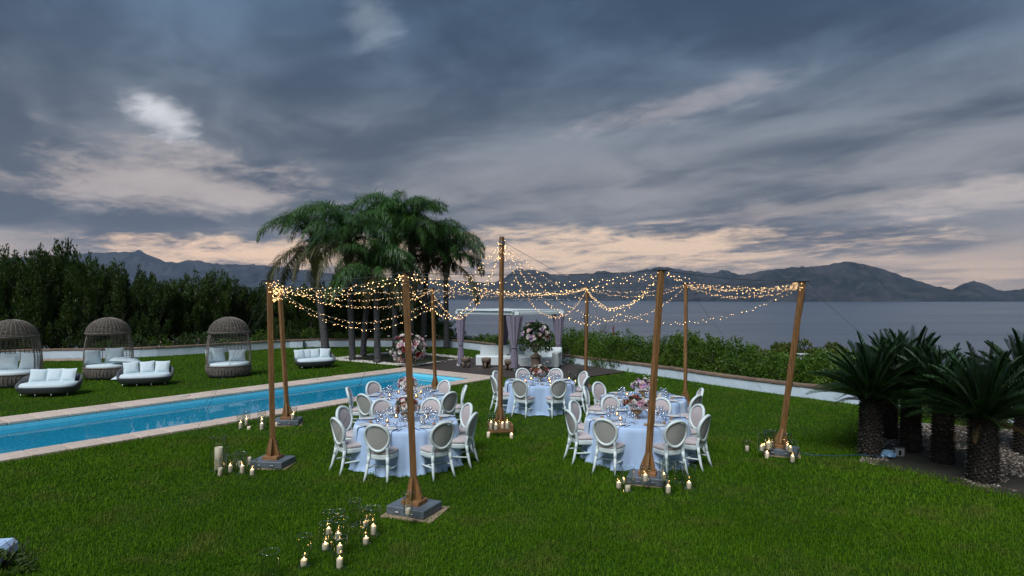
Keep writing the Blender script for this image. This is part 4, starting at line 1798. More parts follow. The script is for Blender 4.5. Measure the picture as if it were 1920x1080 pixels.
# ------------------------------------------------------------------ gazebo on the deck
MT['gazebo_paint'] = simple("gazebo_white_paint", (.68, .75, .76), (.62, .69, .71), .45, 4)
MT['curtain'] = simple("mauve_curtain", (.20, .175, .235), (.165, .145, .20), .9, 3, b=.2, bscale=60, sheen=.3)
MT['leatherette'] = simple("white_leatherette", (.70, .76, .77), (.66, .72, .73), .4, 3, b=.1, bscale=60)
DZ = .05
gL, gF, gR, gB = Vector((-2.3, 27.0, 0)), Vector((.13, 25.4, 0)), Vector((2.13, 27.2, 0)), Vector((-.3, 28.9, 0))
gc = (gL + gF + gR + gB) / 4
gz = thing("gazebo", "white square gazebo with mauve tied curtains on the dark deck", "gazebo", (gc.x, gc.y, DZ))
for q in (gL, gF, gR, gB):
    d_ = q - gc
    mb = MB()
    mb.box((d_.x, d_.y, 1.14), (.09, .09, 2.28), .008, Matrix.Rotation(math.radians(38), 3, 'Z'))
    po = mb.build("post", MT['gazebo_paint'], gz)
    MB().box((d_.x, d_.y, .05), (.20, .20, .10), .012, Matrix.Rotation(math.radians(38), 3, 'Z')).build("post_foot", MT['gazebo_paint'], po)
e1, e2 = (gF - gL).normalized(), (gB - gL).normalized()
ang = math.atan2(e1.y, e1.x)
l1, l2 = (gF - gL).length, (gB - gL).length


def beam(a, b, z, w, h, name, ext=.25):
    v = b - a
    c_ = (a + b) / 2 - gc
    MB().box((c_.x, c_.y, z), (v.length + ext, w, h), .01, Matrix.Rotation(math.atan2(v.y, v.x), 3, 'Z')).build(name, MT['gazebo_paint'], gz)


beam(gL, gF, 2.345, .10, .13, "beam", .42)
beam(gB, gR, 2.347, .10, .13, "beam", .42)
beam(gL, gB, 2.343, .10, .126, "beam", .10)
beam(gF, gR, 2.341, .10, .126, "beam", .10)
# louvred roof: slats running across
n = 17
slat = MB().box((0, 0, 0), ((gB - gL).length + .30, .19, .022), .005, Matrix.Rotation(.16, 3, 'X')).mesh("roof_slat")
for k in range(n):
    f = (k + .5) / n
    c_ = gL + (gF - gL) * f + (gB - gL) / 2 - gc
    mo("roof_slat", slat, MT['gazebo_paint'], gz, (c_.x, c_.y, 2.455), (0, 0, math.atan2(e2.y, e2.x)))
for q, v in (((gL + gB) / 2, gB - gL), ((gF + gR) / 2, gR - gF)):
    c_ = q - gc
    MB().box((c_.x, c_.y, 2.44), (v.length + .34, .05, .11), .008, Matrix.Rotation(math.atan2(v.y, v.x), 3, 'Z')).build("roof_rail", MT['gazebo_paint'], gz)


def curtain_mesh(seed, w):
    g = random.Random(seed)
    n, lv = 56, 22
    ph = [g.uniform(0, 6.28) for _ in range(4)]
    vs, fs = [], []
    for k in range(lv):
        z = .10 + (2.26 - .10) * k / (lv - 1)
        if z > .95:
            r = .10 + (w - .10) * ((z - .95) / 1.31) ** .8
        else:
            r = .085 + .05 * min(1, abs(z - .95) / .4)
        for i in range(n):
            a = 2 * PI * i / n
            fold = 1 + .16 * math.sin(9 * a + ph[0]) + .10 * math.sin(13 * a + ph[1] + z)
            vs.append((math.cos(a) * r * fold, math.sin(a) * (.06 + r * .35) * fold, z))
    for k in range(lv - 1):
        for i in range(n):
            fs.append((k * n + i, k * n + (i + 1) % n, (k + 1) * n + (i + 1) % n, (k + 1) * n + i))
    mb = MB()
    mb.add(vs, fs, True)
    return mb.mesh("curtain")


for q, w, off, lab in ((gL, .19, .05, "left post"), (gF, .30, -.04, "front post"), (gR, .24, -.08, "right post"), (gB, .22, -.02, "back post")):
    t = thing("curtain", "mauve curtain tied back at the %s of the white gazebo" % lab, "curtain", (q.x + off, q.y - .07, DZ), math.radians(8), "curtains of the gazebo")
    mo("drape", curtain_mesh(int(q.y * 10), w), MT['curtain'], t)
    mb = MB()
    mb.ring([(math.cos(2 * PI * i / 14) * .105, math.sin(2 * PI * i / 14) * .115, .95) for i in range(14)], .022, 5)
    mb.build("tie", MT['curtain'], t)

# white modular sofa under the gazebo
def module(name, px, py, y, wx, wy, hz, rot, label, back=None, arm=None):
    p = AT(px, py, y)
    t = thing(name, label, "sofa", (p.x, y, DZ), rot, "white modular sofa on the deck")
    MB().box((0, 0, hz / 2 + .01), (wx, wy, hz), .045).build("seat_block", MT['leatherette'], t)
    if back:
        x, y_, w, d_, h = back
        MB().box((x, y_, h / 2 + .012), (w, d_, h), .045).build("backrest", MT['leatherette'], t)
    if arm:
        x, y_, w, d_, h = arm
        MB().box((x, y_, h / 2 + .014), (w, d_, h), .045).build("armrest", MT['leatherette'], t)
    return t


module("sofa_module", 925, 680, 27.2, 1.55, .85, .44, math.radians(4), "long white bench module at the left end of the gazebo sofa", (.1, .52, 1.35, .20, .84))
module("sofa_module", 968, 680, 27.5, .95, .85, .44, math.radians(4), "white sofa module behind the front curtain", (.0, .52, .93, .20, .84))
module("sofa_module", 1000, 684, 26.7, 1.05, .85, .44, math.radians(-14), "white sofa module behind the stone urn", (.0, .52, 1.0, .20, .80))
module("sofa_module", 1035, 688, 26.6, .72, .95, .44, math.radians(-14), "white sofa module with high arm at the right end", (.0, .55, .70, .18, .80), (.22, -.02, .26, .95, .66))

# carved wooden stools
MT['stool_wood'] = simple("grey_driftwood", (.19, .14, .105), (.11, .08, .06), .85, 4, stretch=(1, 1, 5), b=.5, bscale=18, bdist=.01)


def make_stool():
    t = thing("wooden_stool", "x", "stool")
    mb = MB()
    mb.lathe([(.17, .24), (.20, .25), (.205, .40), (.195, .43), (.0, .425)], 14, wob=lambda a, z: 1 + .03 * math.sin(3 * a))
    mb.build("seat", MT['stool_wood'], t)
    lg = MB().tube([(0, 0, .26), (0, 0, 0)], [.062, .055], 7).mesh("leg")
    for k in range(4):
        a = PI / 4 + k * PI / 2
        mo("leg", lg, MT['stool_wood'], t, (math.cos(a) * .135, math.sin(a) * .135, 0))
    return t


st = make_stool()
for k, (px, py, lab) in enumerate([(874, 691, "chunky wooden stool by the left curtain of the gazebo"), (912, 692, "chunky wooden stool before the white bench, middle stool"), (955, 696, "chunky wooden stool just right of the tall central pole")]):
    p = G(px, py)
    if k == 0:
        st.location = (p.x, p.y, DZ)
        tag(st, lab, group="wooden stools on the deck")
    else:
        dup(st, (p.x, p.y, DZ), k * .5, lab, "wooden stools on the deck")

# ------------------------------------------------------------------ flowers
MT['flower_leaf'] = leaf_mat("bouquet_leaf", (.020, .045, .018), (.05, .085, .030))


def bloom_mesh(seed, n=3):
    """a rosette of curled petals, radius 1"""
    g = np.random.default_rng(seed)
    V, Q = [], []
    for r in range(n):
        k = 6 + r
        for i in range(k):
            a = 2 * PI * i / k + r * .5 + g.uniform(-.1, .1)
            c, s_ = math.cos(a), math.sin(a)
            ro = (.35 + .65 * (r + 1) / n)
            zt = .75 - .55 * r / n + g.uniform(-.08, .08)
            w = .62 * ro
            b = len(V)
            V += [(c * .08, s_ * .08, -.1), (c * ro * .62 - s_ * w * .5, s_ * ro * .62 + c * w * .5, zt * .55), (c * ro, s_ * ro, zt), (c * ro * .62 + s_ * w * .5, s_ * ro * .62 - c * w * .5, zt * .55)]
            Q.append((b, b + 1, b + 2, b + 3))
    mb = MB()
    mb.add(V, Q, True)
    return mb.mesh("bloom")


BL = [bloom_mesh(k) for k in range(3)]


def bouquet(t, c, rx, ry, rz, nb, size, mats, nleaf, lsize, seed, trailing=0, zmin=-.3):
    """blooms are parts of t on an ellipsoid about c; foliage is one part"""
    g = np.random.default_rng(seed)
    rr = random.Random(seed)
    for k in range(nb):
        while True:
            u = g.normal(size=3)
            u /= np.linalg.norm(u)
            if u[2] > zmin:
                break
        q = g.uniform(.90, 1.10)
        me = BL[k % 3]
        o = bpy.data.objects.new("bloom", me)
        mt = mats[rr.randrange(len(mats))]
        if len(me.materials) == 0:
            me.materials.append(mt)
        C.objects.link(o)
        o.material_slots[0].link = 'OBJECT'
        o.material_slots[0].material = mt
        o.parent = t
        o.location = (c[0] + u[0] * rx * q, c[1] + u[1] * ry * q, c[2] + u[2] * rz * q)
        s_ = size * rr.uniform(.6, 1.35)
        o.scale = (s_, s_, s_)
        o.rotation_euler = Vector(u).to_track_quat('Z', 'Y').to_euler()
    u = nrm(g.normal(size=(nleaf, 3)))
    u[:, 2] = np.where(u[:, 2] < zmin - .1, -u[:, 2], u[:, 2])
    P0 = u * np.array([rx, ry, rz]) * g.uniform(.50, 1.0, (nleaf, 1)) + np.array(c)
    V, Q = leaves(P0, nrm(u + g.normal(0, .5, (nleaf, 3))), g.uniform(.6, 1.4, nleaf) * lsize, lsize * .5)
    if trailing:
        k = trailing
        a = g.uniform(0, 6.283, k)
        P1 = np.column_stack([c[0] + np.cos(a) * rx * g.uniform(.7, 1.2, k), c[1] + np.sin(a) * ry * g.uniform(.7, 1.1, k), c[2] - rz * g.uniform(.1, 1.15, k)])
        V1, Q1 = leaves(P1, nrm(np.column_stack([np.cos(a) * .4, np.sin(a) * .4, np.full(k, -.8)]) + g.normal(0, .3, (k, 3))), lsize, lsize * .45)
        Q = np.concatenate([Q, Q1 + len(V)])
        V = np.concatenate([V, V1])
    mo("foliage", np_mesh("foliage", V, Q), MT['flower_leaf'], t)


MT['stone_urn'] = simple("weathered_urn", (.20, .135, .10), (.11, .085, .07), .9, 6, b=.6, bscale=35, bdist=.008)
p = G(1005, 697)
t = thing("urn_pedestal", "weathered stone pedestal on the deck carrying an urn", "pedestal", (p.x, p.y, DZ))
MB().box((0, 0, .04), (.52, .52, .08), .012).build("plinth", MT['stone_urn'], t)
MB().lathe([(.20, .08), (.215, .12), (.19, .15), (.185, .50), (.205, .53), (.235, .56), (.24, .60), (.20, .615)], 20).build("column", MT['stone_urn'], t)
t2 = thing("stone_urn", "brown stone urn full of mauve and white flowers on the pedestal", "urn", (p.x, p.y, DZ + .615))
MB().lathe([(.14, 0), (.145, .03), (.07, .09), (.06, .16), (.11, .20), (.185, .26), (.205, .36), (.17, .42), (.23, .46), (.235, .49), (.19, .485), (.16, .44), (0, .43)], 20).build("bowl", MT['stone_urn'], t2)
t3 = thing("flower_arrangement", "large arrangement of mauve and white flowers with trailing greenery in the stone urn", "flowers", (p.x, p.y, DZ + 1.06))
bouquet(t3, (0, 0, .40), .56, .5, .52, 84, .088, [MT['petal_mauve'], MT['petal_white'], MT['petal_white'], MT['petal_blush'], MT['petal_white'], MT['petal_mauve'], MT['petal_red']], 900, .15, 21, trailing=260)

p = G(763, 690)
t = thing("flower_stand", "short dark stand under the big pink flower globe by the pool end", "stand", (p.x, p.y + .3, 0))
MB().lathe([(.26, 0), (.27, .04), (.06, .08), (.05, .36), (.20, .40), (.20, .44), (0, .44)], 18).build("stem", MT['stone_urn'], t)
t = thing("flower_arrangement", "big round pink, white and dark red arrangement behind the front pole at the pool end", "flowers", (p.x, p.y + .3, .30))
bouquet(t, (0, 0, .50), .70, .6, .62, 130, .12, [MT['petal_mauve'], MT['petal_white'], MT['petal_white'], MT['petal_blush'], MT['petal_white'], MT['petal_pink'], MT['petal_red'], MT['petal_blush']], 420, .15, 22, zmin=-.75)
V, Q = [], []
mb = MB()
for k in range(9):
    a = k * .7
    e = Vector((math.cos(a) * .95, math.sin(a) * .5, .5 + .55 * math.sin(k * 1.9)))
    mb.tube([(0, 0, .5), e * .6 + Vector((0, 0, .2)), e], .007, 4)
mb.build("sprigs", MT['flower_leaf'], t)
for k in range(9):
    a = k * .7
    e = Vector((math.cos(a) * .95, math.sin(a) * .5, .5 + .55 * math.sin(k * 1.9)))
    o = bpy.data.objects.new("bloom", BL[k % 3])
    C.objects.link(o)
    o.material_slots[0].link = 'OBJECT'
    o.material_slots[0].material = MT['petal_white'] if k % 3 else MT['petal_rust']
    o.parent = t
    o.location = e
    o.scale = (.07, .07, .07)

# ------------------------------------------------------------------ odds and ends
MT['black_metal'] = simple("black_metal", (.012, .012, .014), rough=.45, metal=.3)
p = G(1097, 697)
t = thing("lamp_post", "slim black post with a small round lamp beside a wooden pole at the deck", "lamp post", (p.x, p.y, 0))
MB().tube([(0, 0, 0), (0, 0, 2.42)], .035, 8).build("post", MT['black_metal'], t)
MB().lathe([(0, -.055), (.04, -.04), (.055, 0), (.04, .04), (0, .055)], 10, (-.10, -.02, 2.22)).build("lamp_head", MT['metal'], t)
MB().lathe([(0, -.05), (.05, -.03), (.05, .03), (0, .05)], 10, (-.04, -.02, 1.05)).build("knob", MT['black_metal'], t)

MT['grey_plastic'] = simple("grey_plastic", (.30, .33, .38), (.24, .27, .32), .5, 5)
MT['blue_plastic'] = simple("pale_blue_plastic_bag", (.22, .38, .55), (.14, .25, .40), .35, 9, b=.8, bscale=18, bdist=.03)
p = G(1664, 857)
t = thing("plastic_bag", "crumpled pale blue plastic bag on the gravel among the cycads", "bag", (p.x, p.y, .02), .1)
mb = MB()
g = random.Random(3)
mb.lathe([(.17, 0), (.20, .02), (.20, .05), (.17, .075), (.13, .10), (.08, .105), (.03, .12), (0, .11)], 18, wob=lambda a, z: 1 + .22 * math.sin(3 * a + 19 * z) + .16 * math.sin(7 * a + 50 * z), smooth=False)
o = mb.build("film", MT['blue_plastic'], t)
o.scale = (1.15, .7, 1)
p = G(1686, 858)
t = thing("electric_box", "small grey framed outdoor socket panel standing on the gravel by the cycads", "socket box", (p.x, p.y, .0), -.15)
MT['panel_white'] = simple("panel_face", (.30, .31, .33), rough=.5)
MT['dark_frame'] = simple("dark_frame", (.05, .045, .04), rough=.6)
MB().box((0, 0, .105), (.21, .05, .20), .008).build("frame", MT['dark_frame'], t)
MB().box((0, -.027, .105), (.16, .010, .15), .003).build("panel", MT['panel_white'], t)
MB().box((0, -.036, .10), (.045, .010, .09), .004).build("socket", MT['black_metal'], t)
# blue and black leads from the right pole to the socket
MT['blue_cable'] = simple("blue_cable", (.010, .07, .15), rough=.45)
MT['black_cable'] = simple("black_cable", (.012, .012, .013), rough=.5)
pts = [AT(1471, 812, 11.95), G(1490, 842, .03), G(1502, 850, .06), G(1520, 853, .07), G(1545, 854, .055), G(1575, 855, .05), G(1610, 852, .05), G(1650, 856, .05), G(1680, 858, .05)]
pts = [Vector((q.x, q.y, q.z)) for q in pts]
o = MB().tube([tuple(q) for q in smooth_path([Vector(q) for q in pts], 2)], .007, 5).build("power_cable", MT['blue_cable'])
tag(o, "blue power cable lying on the grass from the right pole to the cycads", "cable")

# ------------------------------------------------------------------ banquet chairs
MT['chair_paint'] = simple("chair_white_paint", (.66, .74, .74), (.60, .68, .69), .42, 7, b=.08, bscale=60)
MT['chair_fabric'] = simple("chair_seat_fabric", (.50, .435, .43), (.45, .39, .39), .9, 40, b=.15, bscale=220, bdist=.002, sheen=.2)
MT['chair_back_fabric'] = simple("chair_rear_fabric", (.39, .39, .365), (.35, .345, .325), .9, 40, b=.15, bscale=220, bdist=.002)
MT['linen'] = simple("pale_blue_linen", (.43, .575, .80), (.39, .53, .76), .85, 2.5, b=.25, bscale=9, bdist=.012, sheen=.15)
MT['napkin'] = simple("napkin_linen", (.58, .70, .86), (.54, .66, .82), .9, 6, b=.2, bscale=30, bdist=.004)
MT['china'] = simple("white_china", (.74, .77, .78), (.72, .75, .76), .15, 3)
MT['glass'] = glassy("drinking_glass", (.94, .96, .98), .03, 1.5, .12)
MT['bread'] = simple("bread_roll", (.42, .20, .075), (.30, .13, .045), .7, 14)
MT['cutlery'] = simple("dark_cutlery", (.035, .036, .042), rough=.3, metal=.9)
MT['table_wood'] = simple("table_plywood", (.28, .20, .12), rough=.7)
MT['menu'] = simple("menu_card", (.70, .66, .58), rough=.9)


def make_chair():
    """faces +y, back at -y"""
    t = thing("banquet_chair", "x", "chair")
    yb = lambda z: -.205 - .20 * max(0, z - .46) - .10 * max(0, z - .75) ** 2      # lean of the back

    def oval(a, k=1.0):
        x = math.sin(a) * .213 * (1 + .10 * math.cos(a)) * k
        z = .735 + .228 * math.cos(a) * k
        return x, z
    N = 36
    mb = MB()
    pts = []
    for i in range(N):
        x, z = oval(2 * PI * i / N)
        pts.append((x, yb(z) - .035 * (1 - (x / .22) ** 2) + .02, z))
    mb.ring(pts, .031, 8, sx=.85, up=(0, 1, 0))
    mb.build("back_frame", MT['chair_paint'], t)

    def pad(off, bul, name, mat):
        vs, fs = [], []
        R_ = [0, .35, .65, .88, .96]
        for j, r in enumerate(R_):
            for i in range(N):
                x, z = oval(2 * PI * i / N, r * .90)
                vs.append((x, yb(z) - .035 * (1 - (x / .22) ** 2) + .02 + off + bul * (1 - r ** 3), z))
        for j in range(len(R_) - 1):
            for i in range(N):
                q = (j * N + i, j * N + (i + 1) % N, (j + 1) * N + (i + 1) % N, (j + 1) * N + i)
                fs.append(q if off < 0 else q[::-1])
        mb = MB()
        mb.add(vs, fs, True)
        return mb.build(name, mat, t)
    pad(.006, .026, "back_pad", MT['chair_fabric'])
    pad(-.008, -.008, "back_panel", MT['chair_back_fabric'])
    for sg in (-1, 1):
        mb = MB()
        x0, z0 = oval(PI * .70)
        mb.tube([(sg * x0 * .99, yb(z0) + .004, z0), (sg * .168, yb(.56) - .004, .56), (sg * .166, -.207, .47), (sg * .168, -.214, .40)], [.023, .026, .029, .029], 4, smooth=False, sx=1.1)
        mb.build("back_post", MT['chair_paint'], t)
        mb = MB()
        mb.tube([(sg * .168, -.214, .41), (sg * .176, -.232, .30), (sg * .177, -.233, .288), (sg * .179, -.237, .275), (sg * .193, -.275, .12), (sg * .208, -.322, 0)],
                [.030, .029, .021, .029, .024, .017], 6)
        mb.build("leg", MT['chair_paint'], t)
        mb = MB()
        mb.tube([(sg * .205, .205, .41), (sg * .205, .206, .335), (sg * .205, .206, .325), (sg * .205, .207, .31), (sg * .206, .209, .13), (sg * .207, .212, 0)],
                [.031, .030, .022, .030, .024, .017], 8)
        mb.build("leg", MT['chair_paint'], t)
        mb = MB()
        mb.tube([(sg * .205, .207, .205), (sg * .198, -.02, .195), (sg * .188, -.262, .205)], .0155, 5)
        mb.build("stretcher", MT['chair_paint'], t)
    MB().tube([(-.198, -.02, .195), (0, -.02, .197), (.198, -.02, .195)], .012, 5).build("stretcher", MT['chair_paint'], t)

    def seat(a, k=1.0):
        s_, c_ = math.sin(a), math.cos(a)
        y = .215 * k * math.copysign(abs(c_) ** .55, c_) + .01
        w = .205 + .035 * (y + .2) / .4
        return w * k * math.copysign(abs(s_) ** .55, s_), y

    def stack(levels, name, mat, n=32, top=True):
        vs, fs = [], []
        for k, z in levels:
            for i in range(n):
                x, y = seat(2 * PI * i / n, k)
                vs.append((x, y, z))
        for j in range(len(levels) - 1):
            for i in range(n):
                fs.append((j * n + (i + 1) % n, j * n + i, (j + 1) * n + i, (j + 1) * n + (i + 1) % n))
        mb = MB()
        mb.add(vs, fs, True)
        mb.f += [tuple(range(n)), tuple((len(levels) - 1) * n + i for i in range(n))[::-1]]
        mb.sm += [True, True]
        return mb.build(name, mat, t)
    stack([(.97, .352), (1.0, .358), (1.01, .385), (1.0, .405), (1.02, .425), (1.0, .437)], "seat_frame", MT['chair_paint'])
    stack([(.985, .437), (1.035, .455), (1.03, .482), (.95, .502), (.7, .516), (.3, .523)], "seat_cushion", MT['chair_fabric'])
    return t


def cloth_mesh(R, hgt, seed):
    g = random.Random(seed)
    n = 168
    ph = [g.uniform(0, 6.28) for _ in range(6)]
    vs, fs = [], []
    lev = [(0, 0, 0), (.35, 0, 0), (.7, 0, 0), (.93, 0, 0), (.985, .004, 0), (1.0, .022, 0)] + [(1.0, .022 + (hgt - .03) * k / 11, k / 11) for k in range(1, 12)]
    for r, dz, f in lev:
        for i in range(n):
            a = 2 * PI * i / n
            w = (math.sin(11 * a + ph[0] + 1.3 * math.sin(2 * a + ph[1])) * .6 + math.sin(17 * a + ph[2] + .8 * math.sin(3 * a)) * .4 + .3 * math.sin(29 * a + ph[3]))
            w = w if w > 0 else w * .6
            rr = R * r + f ** .8 * (.110 * w + .04) + (.012 * math.sin(5 * a + ph[4] + f * 3)) * f
            hem = (.022 * math.sin(3 * a + ph[5]) + .012 * w) * f ** 3
            z = max(.006, hgt - dz + hem)
            if f == 1:
                z = .008 + .012 * (1 + math.sin(9 * a)) / 2
                rr += .03 * (1 + math.sin(6 * a + ph[1])) / 2
            vs.append((math.cos(a) * rr, math.sin(a) * rr, z))
    for k in range(len(lev) - 1):
        for i in range(n):
            fs.append((k * n + i, (k + 1) * n + i, (k + 1) * n + (i + 1) % n, k * n + (i + 1) % n))
    mb = MB()
    mb.add(vs, fs, True)
    return mb.mesh("tablecloth")


# tableware, built once
plate_m = MB().lathe([(.08, 0), (.10, .004), (.138, .014), (.140, .017), (.10, .010), (.0, .009)], 24).mesh("plate")
goblet_m = MB().lathe([(.034, 0), (.034, .003), (.006, .007), (.0045, .085), (.012, .095), (.034, .125), (.041, .165), (.036, .205), (.0345, .205), (.039, .165), (.032, .127), (.0, .10)], 14).mesh("goblet")
tumbler_m = MB().lathe([(.030, 0), (.034, .004), (.040, .10), (.0385, .10), (.033, .012), (0, .010)], 14).mesh("tumbler")
wine_m = MB().lathe([(.032, 0), (.032, .003), (.006, .007), (.0045, .075), (.012, .083), (.030, .105), (.036, .140), (.031, .172), (.0295, .172), (.034, .140), (.028, .108), (.0, .088)], 14).mesh("wine_glass")
roll_m = MB().lathe([(0, 0), (.03, .002), (.040, .015), (.034, .033), (.018, .042), (0, .044)], 12).mesh("bread_roll")


def fork():
    mb = MB()
    mb.box((0, 0, .003), (.011, .19, .004))
    mb.box((0, .085, .0035), (.024, .05, .004))
    return mb.mesh("fork")


def knife():
    mb = MB()
    mb.box((0, -.05, .003), (.012, .10, .005))
    mb.box((0, .06, .003), (.019, .13, .003))
    return mb.mesh("knife")


fork_m, knife_m = fork(), knife()


def napkin():
    vs, fs = [], []
    n = 9
    w = .105
    pth = [(-.16, .012), (-.02, .012), (.015, .004), (.026, -.03), (.032, -.10), (.036, -.17), (.040, -.24)]
    for i, (d, z) in enumerate(pth):
        for j in range(n):
            u = 2 * j / (n - 1) - 1
            vs.append((u * w, -d - .004 * math.cos(u * 7) * (i > 2), z))
    for i in range(len(pth) - 1):
        for j in range(n - 1):
            fs.append((i * n + j, (i + 1) * n + j, (i + 1) * n + j + 1, i * n + j + 1))
    mb = MB()
    mb.add(vs, fs, True)
    return mb.mesh("napkin")


napkin_m = napkin()
MT['vase'] = simple("brass_bowl", (.42, .26, .11), (.30, .18, .07), .35, 8, metal=.7)
MT['wax'] = simple("ivory_wax", (.86, .72, .55), (.82, .67, .50), .55, 9)
MT['wax'].node_tree.nodes["Principled BSDF"].inputs['Subsurface Weight'].default_value = .25
MT['wax'].node_tree.nodes["Principled BSDF"].inputs['Subsurface Radius'].default_value = (.03, .015, .006)
MT['flame'] = emit("candle_flame", (1.0, .55, .18), 22.0)
MT['wick'] = simple("wick", (.02, .015, .012), rough=.9)
MT['votive'] = glassy("votive_glass", (1.0, .88, .74), .05, 1.5, .06)
flame_m = MB().lathe([(0, 0), (.0065, .008), (.0075, .016), (.004, .032), (0, .046)], 8).mesh("flame")
votive_m = MB().lathe([(.030, 0), (.034, .003), (.038, .075), (.036, .075), (.032, .006), (0, .005)], 12).mesh("glass_cup")

TABLES = [
    # key, centre, name, chair angles (0 = nearest the camera, positive to the right), colours of flowers
    ("FL", (-1.98, 11.52), "front left table", [-22, 27, -67.5, 67.5, -112.5, 112.5, -157.5, 157.5]),
    ("BL", (-2.47, 14.5), "rear left table", [0, -46, 46, -92, 88, -138, 135, 178]),
    ("CB", (.765, 16.9), "centre rear table", [-22.5, 22.5, -67.5, 67.5, -112.5, 112.5, -157.5, 157.5]),
    ("FR", (2.39, 11.78), "front right table", [-25, 31, -67.5, 67.5, -112.5, 112.5, -157.5, 157.5]),
    ("BR", (3.04, 14.2), "rear right table", [-4, 58, -90, 103, -125, 178]),
]
PAL = {"FL": ['petal_pink', 'petal_white', 'petal_rust', 'petal_blush', 'petal_white', 'petal_blush', 'petal_red', 'petal_white'],
       "BL": ['petal_red', 'petal_white', 'petal_blush', 'petal_rust', 'petal_pink', 'petal_white'],
       "CB": ['petal_red', 'petal_white', 'petal_rust', 'petal_blush', 'petal_white', 'petal_red'],
       "FR": ['petal_white', 'petal_pink', 'petal_blush', 'petal_red', 'petal_white', 'petal_rust'],
       "BR": ['petal_pink', 'petal_blush', 'petal_mauve', 'petal_white', 'petal_blush', 'petal_white']}


def seat_name(a):
    s_ = "left" if a < 0 else "right"
    b = abs(a)
    if b < 10:
        return "nearest the camera"
    if b < 35:
        return "near side, " + s_
    if b < 62:
        return "near corner, " + s_
    if b < 80:
        return "%s side, nearer" % s_
    if b < 100:
        return "middle of the %s side" % s_
    if b < 120:
        return "%s side, farther" % s_
    if b < 145:
        return "far corner, " + s_
    if b < 170:
        return "far side, " + s_
    return "far side in the middle"


